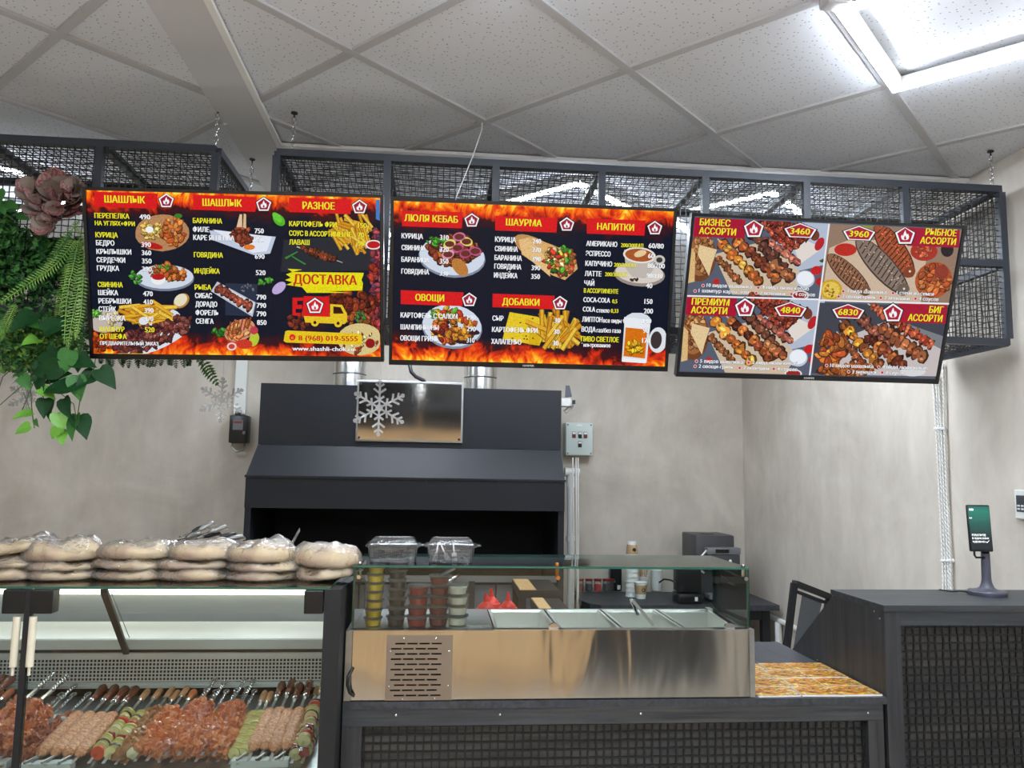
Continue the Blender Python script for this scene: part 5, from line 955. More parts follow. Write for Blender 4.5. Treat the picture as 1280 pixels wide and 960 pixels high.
# twisted white cables on the right wall
t = thing('twisted_cable_run', at(1180, 735, 0, XW-.012), 'bundle of four twisted white cables running down the right wall', 'cables')
ys = lambda px, py: at(px, py, 0, XW-.012)
paths = [[(1167, 478), (1171, 536), (1175, 620), (1179, 701), (1180, 742)], [(1170.5, 470), (1174, 536), (1178, 620), (1182, 701), (1183.5, 742)], [(1173.5, 470), (1177, 536), (1181, 620), (1185.5, 701), (1187, 742)], [(1179, 455), (1181, 536), (1184, 620), (1188.5, 701), (1189.5, 742)]]
for pth in paths:
    pts3 = [ys(*p) for p in pth]; d = pts3[-1]-pts3[-2]; pts3.append(pts3[-1]+d*(-(pts3[-1].z-.25)/d.z))
    z = pts3[0].z; line = []
    for i in range(len(pts3)-1):
        n = max(2, int((pts3[i].z-pts3[i+1].z)/.0045)); line += [pts3[i].lerp(pts3[i+1], j/n) for j in range(n)]
    mb = MB()
    for ph_ in (0, pi):
        mb.tube([p+V((.0038*cos(i*.75+ph_), .0038*sin(i*.75+ph_), 0)) for i, p in enumerate(line)], .0036, 5)
    mb.build('twisted_cable', 'cable_white', t, smooth=True)
for y in (536, 701):
    for k in range(4):
        x = (1170+k*3.3) if y == 536 else (1178.5+k*3.4); p = ys(x, y); MB().lathe([(.008, -.0), (.01, .004), (.007, .01), (.009, .016), (.005, .02), (0, .021)], (XW-.0005, p.y, p.z), V((-1, 0, 0)), 12).build('insulator', 'pvc', t, smooth='auto')
# skirting pipe along the right wall
t = thing('wall_pipe', (XW-.02, 4.9, .6), 'thin white pipe running low along the right wall behind the chair', 'pipe')
MB().tube([(XW-.02, 5.55, .69), (XW-.02, 3.3, .66)], .016, 10).build('pipe', 'pvc', t, smooth='auto')
MB().tube([(XW-.03, 4.99, .3), (XW-.03, 4.99, .672)], .022, 10).build('stand_pipe', 'pvc', t, smooth='auto')
# ------------------------------------------------------------------ snowflakes
def flake(px, py, Y, r, label, zs):
    p = at(px, py, 1, Y); t = thing('acrylic_snowflake', p, label, 'ornament', group='clear snowflake ornaments'); mb = MB(); M0 = T(p) @ RZ(.15)
    for k in range(6):
        a = pi/6*(1+2*k)
        def pt(u, v): return M0 @ V(((u*cos(a)-v*sin(a)), 0, (u*sin(a)+v*cos(a))))
        mb.bar(pt(r*.06, 0), pt(r, 0), .007*r/.095, .006, up=V((0, 1, 0)))
        for u, l in ((.32, .2), (.56, .27), (.8, .19)):
            for s in (-1, 1): mb.bar(pt(r*u, 0), pt(r*(u+l*.62), s*r*l*.85), .0075*r/.095, .006, up=V((0, 1, 0)))
        mb.lathe([(.008*r/.095, -.003), (.008*r/.095, .003)], pt(r, 0), V((0, 1, 0)), 10)
        a2 = a+pi/6; q0 = M0 @ V((r*.3*cos(a), 0, r*.3*sin(a))); q1 = M0 @ V((r*.3*cos(a+pi/3), 0, r*.3*sin(a+pi/3))); mb.bar(q0, q1, .006*r/.095, .006, up=V((0, 1, 0)))
    mb.lathe([(r*.14, -.0035), (r*.14, .0035)], p, V((0, 1, 0)), 12)
    mb.build('flake', 'acrylic', t); MB().tube([p+V((0, 0, r)), V((p.x, p.y, zs))], .0008, 4).build('thread', 'cable_white', t)
flake(474, 510, 2.9, .097, 'clear snowflake hanging in front of the mirror plate on the hood', 2.1)
flake(277, 500, 2.95, .078, 'clear snowflake hanging left of the hood near the drive unit', 2.1)
flake(34, 496, 3.0, .062, 'faint clear snowflake hanging behind the leaves at the far left', 2.1)
# ------------------------------------------------------------------ refrigerated display case
dx0, dx1, yF, yB_, zg = -1.98, -.2565, 2.2, 2.95, 1.283
t = thing('display_case', (-1.1, 2.6, 0), 'refrigerated glass display case full of raw skewers, at the left', 'display case')
def pn(name, mt, x0, x1, y0, y1, z0, z1, **k): return MB().box(x0, x1, y0, y1, z0, z1).build(name, mt, t, **k)
b = pane('top_glass', dx0, -.285, yF, yF+.42, zg-.006, zg, t)
pane('front_glass', dx0, -1.062, yF, yF+.006, .55, zg-.0065, t); pane('front_glass', -1.044, -.30, yF, yF+.006, .55, zg-.0065, t)
# right end: black frame column, panel
pn('end_frame', 'black_matte', -.3, dx1, yF-.004, yF+.06, 0, zg-.005)
MB().prism([(yF+.061, 0), (yB_, 0), (yB_, 1.2), (yF+.5, 1.25), (yF+.061, zg-.006)], (0, 1, 0), (0, 0, 1), ((-.285, 0, 0), (.0285, 0, 0))).build('end_panel', 'black_matte', t)
for x0, x1 in ((-.352, -.302), (-1.116, -1.06), (-1.05, -.992)): MB().cbox(x0, x1, yF-.012, yF+.03, zg-.068, zg-.0065, .003).build('glass_bracket', 'black_plastic', t)
MB().bar((-1.053, yF-.004, 0), (-1.053, yF-.004, zg-.008), .014).build('centre_post', 'black_matte', t)
for dx in (-.024, .016): MB().tube([(-1.053+dx, yF-.008, zg-.075), (-1.053+dx, yF-.008, zg-.20)], .0095, 12).tube([(-1.053+dx, yF-.008, zg-.2), (-1.053+dx, yF-.008, zg-.222)], .004, 8).build('glass_damper', 'cream', t, smooth='auto')
MB().bar(at(130, 738, 1, 2.27), at(158, 816, 1, 2.86), .018, .012).build('strut', 'black_matte', t); MB().bar(at(138, 738, 1, 2.4)+V((0, 0, .0)), at(163, 800, 1, 2.9), .002, .002).build('stay_wire', 'steel_dull', t)
# back: sliding door glass panels, shelf, grille
zz = lambda v, Y: at(200, v, 1, Y).z
pn('sliding_back_panel', 'frosted', dx0, -.3, 3.0, 3.006, zz(778, 3.0), zz(743, 2.97))
pn('lamp_strip', 'case_lamp', dx0, -.3, 2.97, 3.0, zz(743, 2.97), zz(735, 2.97))
pn('back_shelf', 'case_grey', dx0, -.3, 2.86, 3.3, zz(800, 2.86)-.002, zz(800, 2.86))
MB().hexa([(dx0, 2.86, zz(800, 2.86)), (-.3, 2.86, zz(800, 2.86)), (-.3, 2.99, zz(779, 2.98)), (dx0, 2.99, zz(779, 2.98)), (dx0, 2.86, zz(800, 2.86)+.004), (-.3, 2.86, zz(800, 2.86)+.004), (-.3, 2.99, zz(779, 2.98)+.004), (dx0, 2.99, zz(779, 2.98)+.004)]).build('sloping_shelf', 'case_grey', t)
pn('shelf_edge', 'case_white', dx0, -.3, 2.852, 2.86, zz(812, 2.85), zz(800, 2.85))
pn('dark_rail', 'black_matte', dx0, -.3, 2.856, 2.866, zz(816, 2.85), zz(812, 2.85)-.0005)  # thin dark rail below the shelf edge
pn('upper_panel', 'case_grey', dx0, -.3, 2.858, 2.866, zz(823, 2.86), zz(816, 2.86)-.0005)
z0, z1 = zz(851, 2.86), zz(823.5, 2.86); mb = MB(); pz = (z1-z0)/6; wb = pz*.33; n = int((dx1-dx0)/pz)
for i in range(7): mb.box(dx0, -.3, 2.859, 2.862, z0+pz*i-wb/2, z0+pz*i+wb/2)
for i in range(n): mb.box(dx0+pz*i-wb/2, dx0+pz*i+wb/2, 2.8592, 2.8618, z0, z1) if dx0+pz*i < -.302 else None
mb.build('air_grille', 'case_grey', t, kind='stuff'); pn('grille_backing', 'hood_inside', dx0, -.3, 2.885, 2.89, z0-.01, z1)
pn('lower_lip', 'case_white', dx0, -.3, 2.83, 2.857, z0-.01, z0-.004); pn('lower_edge', 'case_grey', dx0, -.3, 2.828, 2.8325, zz(860, 2.83), z0-.0105)
pn('inner_back', 'hood_inside', dx0, -.3, 2.87, 2.88, .7, zz(860, 2.87))
yR, yFt = 2.85, yF+.05; zR = zz(868, 2.85)-.004; zFt = .735
MB().hexa([(dx0, yFt, zFt-.01), (-.287, yFt, zFt-.01), (-.287, yR, zR-.01), (dx0, yR, zR-.01), (dx0, yFt, zFt), (-.287, yFt, zFt), (-.287, yR, zR), (dx0, yR, zR)]).build('tray_floor', 'tray_steel', t)
pn('plinth', 'black_matte', dx0, -.302, yF, yF+.04, 0, .54)
# ------------------------------------------------------------------ skewers
SL = (zR-zFt)/(yR-yFt)
def zf(y): return zFt+(y-yFt)*SL
def merge(list_): 
    m_ = MB()
    for q in list_: m_.add(q.v, q.f)
    return m_
PROTO = {}
def chunk_mesh(kind, i):
    k = (kind, i)
    if k in PROTO: return PROTO[k]
    if kind in ('zuc', 'tom', 'egg', 'oni', 'pep'):
        r = {'zuc': .021, 'tom': .02, 'egg': .021, 'oni': .018, 'pep': .018}[kind]; h = {'zuc': .009, 'tom': .012, 'egg': .01, 'oni': .006, 'pep': .009}[kind]
        m_ = MB(); prof = [(0, -h/2), (r*.9, -h/2), (r, -h*.3), (r, h*.3), (r*.9, h/2), (0, h/2)]; m_.lathe(prof, n=14 if kind != 'pep' else 5)
        if kind == 'zuc': m_.m = [0 if (j//14) in (0, 4) or j >= len(m_.f)-0 else 1 for j in range(len(m_.f))]
        mats_ = {'zuc': ['zucchini', 'zucchini_skin'], 'tom': ['tomato'], 'egg': ['zucchini', 'eggplant'], 'oni': ['onion'], 'pep': ['red_pepper']}[kind]
        if kind == 'egg': m_.m = [0 if (j//14) in (0, 4) else 1 for j in range(len(m_.f))]
        nm_ = {'zuc': 'zucchini_slice', 'tom': 'tomato_slice', 'egg': 'aubergine_slice', 'oni': 'onion_slice', 'pep': 'pepper_piece'}[kind]
    else:
        m_ = MB().blob((0, 0, 0), (.020, .013, .015), .9, 1.7, 3, seed=i*13.7+len(kind)); mats_ = [kind]; nm_ = 'meat_chunk'
    me = bpy.data.meshes.new(nm_); me.from_pydata(m_.v, [], m_.f)
    for q in mats_: me.materials.append(MATS[q])
    me.polygons.foreach_set('material_index', m_.m); me.polygons.foreach_set('use_smooth', [True]*len(m_.f)); me.set_sharp_from_angle(angle=.7); PROTO[k] = (nm_, me); return PROTO[k]
LU = {}
def lula_mesh(i):
    if i in LU: return LU[i]
    L = .255; m_ = MB(); n = 12; K = 46; vs = []
    for a in range(K+1):
        y = -L/2+L*a/K; tt = abs(2*a/K-1); r = .0195*(1-tt**10)*(1+.07*sin(a*1.5+i)+.04*sin(a*.5+i*3))+.0008
        for b in range(n): q = 2*pi*b/n; rr = r*(1+.1*noise.noise(V((cos(q)*1.5, y*60, sin(q)*1.5+i*9)))); vs.append((rr*cos(q)*1.05, y, rr*sin(q)*.8))
    m_.add(vs, [(a*n+b, a*n+(b+1) % n, (a+1)*n+(b+1) % n, (a+1)*n+b) for a in range(K) for b in range(n)]+[tuple(range(n)), tuple(range(K*n, K*n+n))]); LU[i] = m_; return m_
cnt = [0]
def skewer(x, kind, hand, label, group, yh=2.82, dz=0, yaw=0, ytip=2.365, first=None):
    cnt[0] += 1; i = cnt[0]; tilt = math.atan(SL)
    yc = (yh+ytip)/2; M = T((x, yc, zf(yc)+.024+dz)) @ RZ(yaw) @ Matrix.Rotation(tilt+.02, 4, 'X'); hl_ = (yh-ytip)/2
    t = thing('skewer', None, label, 'skewer', M=M, group=group)
    hlen = {'plain': .075, 'turned': .105, 'orange': .07, 'metal': .05}[hand]
    MB().box(-.0045, .0045, -hl_, hl_-hlen+.002, -.0008, .0008).build('blade', 'steel_rod', t, local=True)
    if hand == 'plain': hd = MB().lathe([(.0, 0), (.0085, .001), (.0095, .01), (.0105, .045), (.0095, .07), (.006, .075), (0, .0755)], (0, hl_-hlen, 0), V((0, 1, 0)), 14).build('wooden_handle', 'wood_handle', t, smooth='auto', local=True); MB().lathe([(.0085, -.006), (.0095, .003), (.0088, .0035)], (0, hl_-hlen, 0), V((0, 1, 0)), 14).build('ferrule', 'steel_rod', hd, smooth='auto', local=True)
    elif hand == 'orange': hd = MB().lathe([(.0, 0), (.0075, .001), (.0095, .012), (.012, .045), (.0125, .06), (.009, .068), (0, .07)], (0, hl_-hlen, 0), V((0, 1, 0)), 14).build('wooden_handle', 'wood_orange', t, smooth='auto', local=True); MB().lathe([(.0085, -.006), (.0095, .003), (.0088, .0035)], (0, hl_-hlen, 0), V((0, 1, 0)), 14).build('ferrule', 'steel_rod', hd, smooth='auto', local=True)
    elif hand == 'turned':
        hd = MB().lathe([(0, 0), (.010, .001), (.011, .004), (.0095, .008), (.0115, .012), (.0115, .017), (.0095, .02), (.0115, .025), (.0115, .03), (.010, .036), (.0125, .055), (.015, .08), (.0155, .088), (.012, .092), (.0125, .098), (.008, .104), (0, .105)], (0, hl_-hlen, 0), V((0, 1, 0)), 16).build('turned_handle', 'wood_brown', t, smooth='auto', local=True)
        MB().lathe([(.007, -.01), (.0105, -.004), (.0112, .001), (.0105, .0015)], (0, hl_-hlen, 0), V((0, 1, 0)), 16).build('ferrule', 'steel_rod', hd, smooth='auto', local=True)
    else:
        mb = MB()
        for ph_ in (0, pi): mb.tube([(.0035*cos(k*.9+ph_), hl_-hlen-.06+.0045*k, .0035*sin(k*.9+ph_)) for k in range(20)], .0032, 5)
        e = hl_-.022; mb.tube([(.0075*sin(2*pi*k/12), e+.011*(1-cos(2*pi*k/12)), 0) for k in range(13)], .0036, 6)
        mb.build('twisted_handle', 'steel_rod', t, smooth=True, local=True)
    y = -hl_+.055; end = hl_-hlen-(.085 if hand != 'metal' else .14)
    if kind == 'lula':
        m_ = lula_mesh(i % 3); q = MB(); q.add([(a, b+(y+end)/2, c+.002) for a, b, c in m_.v], m_.f); q.build('minced_kebab', 'lula', t, smooth=True, local=True)
    else:
        seq = {'veg': ['zuc', 'zuc', 'tom', 'zuc', 'egg', 'zuc', 'zuc', 'pep', 'zuc', 'oni'], 'zuc': ['zuc'], 'oni': ['oni', 'oni', 'brown_meat'], 'mix': ['pep', 'zuc', 'oni', 'tom', 'egg'], 'chicken': ['chicken'], 'pink': ['pink_meat', 'chicken'], 'dark': ['dark_meat'], 'brown': ['brown_meat', 'oni', 'brown_meat'], 'orange': ['chicken']}[kind]
        j = 0
        while y < end:
            kk = seq[(j+i) % len(seq)]; nm_, me = chunk_mesh(kk, (i*3+j) % 4)
            o = bpy.data.objects.new(nm_, me); COL.objects.link(o); o.parent = t
            if kk in ('zuc', 'tom', 'egg', 'oni', 'pep'):
                stp = {'zuc': .0165, 'tom': .02, 'egg': .018, 'oni': .013, 'pep': .017}[kk]; s_ = random.uniform(.85, 1.08)
                o.matrix_basis = T((random.uniform(-.003, .003), y, random.uniform(-.002, .003))) @ Matrix.Rotation(pi/2+random.uniform(-.5, .1), 4, 'X') @ Matrix.Rotation(random.uniform(-.25, .25), 4, 'Y') @ Matrix.Scale(s_, 4)
            else:
                stp = .018; o.matrix_basis = T((random.uniform(-.006, .006), y+.006, random.uniform(-.003, .005))) @ Matrix.Rotation(random.uniform(0, 3), 4, 'Y') @ Matrix.Rotation(random.uniform(-.5, .5), 4, 'Z') @ Matrix.Scale(random.uniform(.95, 1.35), 4)
            y += stp; j += 1
    return t
def X(px): return at(px, 875, 1, 2.8).x
num = ['leftmost', 'second from left', 'third from left', 'fourth from left', 'fifth from left', 'sixth from left', 'seventh from left', 'eighth from left', 'ninth from left']
def row(pxs, kind, hand, fmt, group, last='rightmost', **k):
    for i, px in enumerate(pxs):
        kk = dict(k); kk['dz'] = k.get('dz', 0)+(.03 if k.get('alt') and i % 2 else 0); kk.pop('alt', None); kk['yh'] = k.get('yh', 2.82)+random.uniform(-.015, .015)
        skewer(X(px), kind, hand, fmt % (last if i == len(pxs)-1 and len(pxs) > 1 else num[i]), group, **kk)
row([-52, -37, -22, -8], 'dark', 'turned', 'turned brown handled skewer of dark meat chunks, %s of the far left batch', 'dark meat skewers at the far left', dz=.012)
row([5, 17], 'dark', 'orange', 'orange wooden handled skewer of dark meat chunks left of the post, %s', 'orange handled dark meat skewers', yh=2.79, dz=.02)
row([-2, 10], 'pink', 'turned', 'brown handled skewer of pale meat chunks on top of the left batch, %s', 'upper skewers of the left batch', yh=2.83, dz=.045)
row([52, 62, 72, 82, 93], 'pink', 'metal', 'twisted steel skewer of pinkish chunks right of the post, %s', 'twisted steel skewers right of the post', dz=.03, alt=True)
row([58, 76, 92, 110], 'dark', 'metal', 'lower twisted steel skewer of dark chunks beside the post, %s', 'lower steel skewers beside the post', dz=0, yh=2.8)
row([124, 139, 153, 166], 'lula', 'turned', 'turned brown handled skewer of minced kebab left of the vegetables, %s', 'minced kebab skewers at left', yh=2.84, dz=.006)
row([184, 199], 'veg', 'plain', 'plain wooden handled vegetable skewer beside the left minced kebabs, %s', 'vegetable skewers in the middle', yh=2.81, dz=.008)
row([212, 222], 'brown', 'plain', 'plain wooden handled skewer of browned meat and onion, %s', 'browned meat skewers', yh=2.82, dz=.004)
row([232], 'chicken', 'plain', 'plain wooden handled chicken skewer next to the steel ones, %s', 'wooden handled chicken skewers', yh=2.83, dz=.012)
row([244], 'chicken', 'orange', 'orange wooden handled chicken skewer next to the steel ones, %s', 'orange handled chicken skewers', yh=2.8, dz=.012)
row([257, 270, 283, 295, 307, 318], 'orange', 'metal', 'twisted steel skewer of marinated chicken in the middle batch, %s', 'marinated chicken skewers', dz=.008, alt=False, yh=2.82)
row([263, 277, 301, 313], 'pink', 'metal', 'upper twisted steel skewer of chicken on the middle batch, %s', 'upper chicken skewers', dz=.026, yh=2.84)
row([331, 339], 'zuc', 'plain', 'plain wooden handled zucchini skewer left of the right minced kebabs, %s', 'zucchini skewers', yh=2.81, dz=.0)
row([349.5, 361, 372.5, 384], 'lula', 'turned', 'turned brown handled skewer of minced kebab near the black end frame, %s', 'minced kebab skewers at right', yh=2.86, dz=.008)
row([395, 406], 'mix', 'plain', 'plain wooden handled mixed vegetable skewer at the right end, %s', 'mixed vegetable skewers at right', yh=2.84, dz=.0)
row([404], 'mix', 'plain', 'vegetable skewer lying on top at the right end of the case, %s', 'top skewer at right', yh=2.82, dz=.034)
def rack(pa, pb, Y, lab, h=.036):
    a, b = at(pa, 940, 1, Y).x, at(pb, 940, 1, Y).x; t = thing('skewer_rest', ((a+b)/2, Y, zf(Y)), lab, 'rest', group='steel skewer rests')
    MB().cbox(a, b, Y-.012, Y+.02, zf(Y+.02)+.0005, zf(Y)+h*.7, .002).build('rest_bar', 'case_white', t)
    n = max(2, int((b-a)/.042)); 
    for i in range(n): x = a+(b-a)*(i+.5)/n; MB().bar((x-.01, Y-.0125, zf(Y)+h*.75), (x+.008, Y+.02, zf(Y)+h*.75+.006), .006, .006).build('notch_guard', 'steel_brushed', t)
rack(28, 92, 2.385, 'white skewer rest in front of the left minced kebabs'); rack(290, 362, 2.385, 'white skewer rest in front of the right minced kebabs')
rack(-40, 12, 2.4, 'white skewer rest in front of the far left batch'); 
a, b = at(48, 895, 1, 2.62).x, at(85, 895, 1, 2.62).x; MB().cbox(a, b, 2.6, 2.64, zf(2.64)+.0005, zf(2.6)+.045, .002).build('rest_block', 'case_white', label='white rest block under the steel skewers right of the post', cat='rest')
# ------------------------------------------------------------------ bread in bags on the case
def bread(px, z, rx, h, tilt, lab, grp, Y=2.37, jag=0):
    x = at(px, 720, 1, Y).x; M = T((x, Y, z)) @ RZ(random.uniform(-.3, .3)) @ Matrix.Rotation(tilt, 4, 'Y')
    t = thing('bagged_flatbread', None, lab, 'bread', M=M, group=grp); sd = random.random()*50; n = 48; rings_ = []
    prof = [(.0, 0), (.5, 0), (.93, .04), (.99, .2), (1, .42), (.95, .66), (.82, .85), (.66, .96), (.4, 1), (0, 1.0)]
    def shell(k, amp, fr, top, sc=1):
        mb = MB(); vs = []
        for j, (r, hh) in enumerate(prof):
            for i in range(n):
                q = 2*pi*i/n; rr = rx*k*r*(1+.12*noise.noise(V((cos(q)*1.6+sd, sin(q)*1.6, .5)))+amp*noise.noise(V((cos(q)*fr+sd, sin(q)*fr, hh*3))))
                z_ = hh*h*sc+(amp*1.1*rx*noise.noise(V((cos(q)*r*fr+sd*2, sin(q)*r*fr, 7+k))) if hh > .3 else 0)+(.45*h*noise.noise(V((cos(q)*r*1.8+sd, sin(q)*r*1.8, 2))) if hh > .5 else 0)
                vs.append((rr*cos(q), rr*.86*sin(q), max(z_, 0)))
        mb.add(vs, [(j*n+i, j*n+(i+1) % n, (j+1)*n+(i+1) % n, (j+1)*n+i) for j in range(len(prof)-1) for i in range(n)])
        return mb
    b = shell(.92, .0, 2, 0, .9); b.v = [(x_, y_, z_+.0015) for x_, y_, z_ in b.v]; b.m = [1 if f//n >= 6 else 0 for f in range(len(b.f))]; b.build('flatbread', ['bread', 'bread_top'], t, smooth=True, local=True)
    g_ = shell(1.03, .1, 7, 1, 1.1); g_.build('plastic_bag', 'bag', t, smooth=True, local=True)
    mb = MB(); a0 = random.choice([.1, -.1, pi-.15]) if not jag else 0.9     # gathered tail of the bag
    c0 = V((rx*.96*cos(a0), rx*.8*sin(a0), h*.5)); tip = c0+V((.03*cos(a0)+.0, .02*sin(a0)-.01, h*.2 if not jag else h*.9)); vs = []
    for i in range(9): q = -1+i/4; vs.append(c0+V((0, .02*q, .012*(i % 2)-.004))); vs.append(tip+V((.004*(i % 2), .026*q, .008*((i+1) % 2)+.01*q)))
    mb.add(vs, [(2*i, 2*i+2, 2*i+3, 2*i+1) for i in range(8)]); mb.build('bag_tail', 'bag', t, smooth=True, local=True)
zb = zg+.001; sc6 = ['far left stack cut by the picture edge', 'second stack from the left', 'third stack from the left', 'fourth stack from the left', 'fifth stack from the left, before the black hood', 'rightmost stack']
SP = [(14, 42, [(.032, 2, 0), (.03, 0, -.02), (.038, 4, -.2)]), (77, 42, [(.026, 0, 0), (.024, -2, .02), (.050, 2, -.03)]), (166, 41, [(.030, 1, 0), (.028, -2, .05), (.042, 5, .0)]), (249, 41, [(.032, -2, 0), (.026, -6, 0), (.043, 4, .0)]), (329, 40, [(.026, -2, 0), (.026, 2, .0), (.050, -2, .0)]), (408, 38, [(.034, 0, -.1), (.052, 1, .04)])]
for k, (px, hw, ls) in enumerate(SP):
    z = zb
    for j, (h, dxp, tl_) in enumerate(ls):
        n_ = len(ls); rx = hw/984*2.42*random.uniform(.97, 1.03); bread(px+dxp, z+abs(tl_)*.02, rx, h, tl_, 'bagged flatbread, %s, in the %s' % (['bottom', 'middle', 'top'][j] if n_ == 3 else ['bottom', 'top'][j], sc6[k]), 'bagged flatbreads on the glass case', jag=(k == 4 and j == 2)); z += h*.96+.0005+abs(tl_)*.03
# skewers with metal handles lying behind the bread
for i in range(7):
    xa, ya = 214+i*9+random.uniform(-3, 3), 676+random.uniform(-6, 3); a = at(xa, ya, 1, 2.50+.008*i); b = at(xa+22, ya-8+random.uniform(-4, 4), 1, 2.56+.006*i); 
    t = thing('bare_skewer', a, 'bare steel skewer with dark grip in the pile behind the bread, %s' % (num[i] if i < 6 else 'rightmost'), 'skewer', group='bare skewers behind the bread')
    MB().bar(a, b, .008, .004).build('blade', 'steel_rod', t); d = (b-a).normalized(); MB().tube([b-d*.02, b, b+d*.035, b+d*.05+V((0, 0, -.01))], [.005, .009, .008, .004], 8).build('grip', 'black_plastic' if i % 2 else 'steel_dull', t, smooth=True)
a = at(262, 676, 1, 2.68); t = thing('wire_stand', (a.x, 2.52, zg), 'low dark wire stand behind the bread holding bare skewers', 'stand')
MB().tube([at(212, 684, 1, 2.52), at(235, 676, 1, 2.52), at(300, 680, 1, 2.52)], .006, 6).build('rail', 'black_matte', t, smooth=True)
for px in (214, 300): p = at(px, 684, 1, 2.52); MB().bar((p.x, 2.52, zg+.0005), (p.x, 2.52, p.z), .008).build('upright', 'black_matte', t)
# ------------------------------------------------------------------ hanging plants
def leafmesh(kind, seed=0):
    L = 1.0; n = 9; m_ = MB(); vs = []
    prof = {'heart': [(0, .02), (-.06, .22), (.02, .40), (.2, .47), (.4, .43), (.6, .31), (.78, .18), (.9, .08), (1, 0)], 'petal': [(0, .12), (.15, .25), (.35, .40), (.55, .48), (.72, .46), (.85, .36), (.94, .2), (.99, .08), (1.02, 0)], 'lance': [(0, .0), (.1, .1), (.25, .19), (.4, .23), (.55, .22), (.7, .17), (.82, .11), (.92, .05), (1, 0)]}[kind]
    for i, (y, w_) in enumerate(prof):
        yc = i/8; c = -.18*yc*yc if kind != 'petal' else .35*yc*yc
        for s in (-1, -.5, 0, .5, 1):
            x = w_*s; yy = y if abs(s) > .6 else (y*.7+yc*.3 if i < 3 else y); fold = .22*abs(x) if kind != 'petal' else .45*x*x
            vs.append((x, (yc if s == 0 else yy), c+fold+.015*sin(i*2.1+s*3+seed)))
    m_.add(vs, [(i*5+j, i*5+j+1, i*5+j+6, i*5+j+5) for i in range(8) for j in range(4)]); return m_
LM = {}
def leaf(kind, mt, parent, p, d, size, roll=0, nm='leaf'):
    k = (kind, mt)
    if k not in LM:
        m_ = leafmesh(kind); me = bpy.data.meshes.new(nm); me.from_pydata(m_.v, [], m_.f); me.materials.append(MATS[mt]); me.polygons.foreach_set('use_smooth', [True]*len(m_.f)); LM[k] = me
    o = bpy.data.objects.new(nm, LM[k]); COL.objects.link(o); o.parent = parent; d = V(d).normalized(); nrm = V((random.uniform(-.25, .25), -1, .35+random.uniform(-.2, .3))); x = d.cross(nrm).normalized(); z = x.cross(d)
    W_ = Matrix((x, d, z)).transposed().to_4x4() @ Matrix.Rotation(roll, 4, 'Y') @ Matrix.Scale(size, 4) @ Matrix.Scale(.8 if kind == 'heart' else 1, 4, (1, 0, 0)); W_ = T(p) @ W_; o.matrix_basis = WM[parent.name].inverted() @ W_; return o
def G(px, py, Y): return at(px, py, 1, Y)
def pxm(n, Y): return n/984*Y
t = thing('pothos_vine', G(90, 440, 2.7), 'trailing vine with large dark heart shaped leaves below the left screen corner', 'plant')
def stem(pts, r=.0016): MB().tube(pts, r, 5).build('stem', 'stem', t, smooth=True)
Yv = 2.62
stem([G(120, 440, 2.7), G(118, 460, Yv), G(105, 480, Yv), G(100, 500, Yv), G(97, 520, Yv)]); stem([G(70, 430, 2.7), G(60, 460, Yv), G(62, 480, Yv), G(92, 505, Yv), G(98, 535, Yv)]); stem([G(40, 450, 2.7), G(38, 480, Yv+.05), G(40, 515, Yv+.05), G(43, 535, Yv)])
for px, py, dx, dy, sz, mt in ((124, 461, 26, 30, 35, 'leaf_dark'), (120, 466, -26, 16, 32, 'leaf_dark'), (98, 482, -52, 4, 48, 'leaf_dark'), (60, 472, 28, -8, 34, 'leaf_dark'), (76, 458, -30, 8, 40, 'leaf_dark'), (95, 470, 4, 30, 34, 'leaf_mid'), (57, 498, -4, 24, 28, 'leaf_dark'), (66, 500, -8, 26, 30, 'leaf_dark'), (80, 498, 6, 30, 30, 'leaf_dark'), (98, 520, 14, 34, 36, 'leaf_dark'), (96, 518, -12, 34, 36, 'leaf_mid'), (72, 516, 6, 26, 28, 'leaf_light'), (40, 516, -22, 4, 24, 'leaf_light'), (38, 532, -18, 8, 22, 'leaf_light'), (74, 538, 6, 22, 24, 'leaf_light'), (72, 534, -6, 12, 18, 'leaf_light'), (44, 524, 4, 14, 12, 'leaf_mid'), (52, 470, -2, 26, 30, 'leaf_dark'), (92, 450, 26, 6, 34, 'leaf_dark'), (54, 414, 22, -10, 40, 'leaf_dark'), (48, 424, -20, 4, 26, 'leaf_light'), (88, 438, -8, 22, 34, 'leaf_mid'), (68, 402, 20, 22, 34, 'leaf_dark'), (30, 400, 24, 10, 30, 'leaf_mid'), (44, 392, -30, 18, 40, 'leaf_dark'), (100, 440, -4, 24, 28, 'leaf_dark'), (28, 470, 8, 16, 24, 'leaf_mid'), (66, 440, 8, 26, 34, 'leaf_dark'), (58, 452, -14, 20, 30, 'leaf_dark'), (50, 486, 18, 10, 24, 'leaf_light'), (56, 440, 20, 16, 36, 'leaf_dark')):
    a = G(px, py, Yv+random.uniform(-.02, .03)); b = G(px+dx, py+dy, Yv+random.uniform(-.03, .0)); leaf('heart', mt, t, a, b-a, pxm(sz, Yv)*.92, random.uniform(-.6, .6))
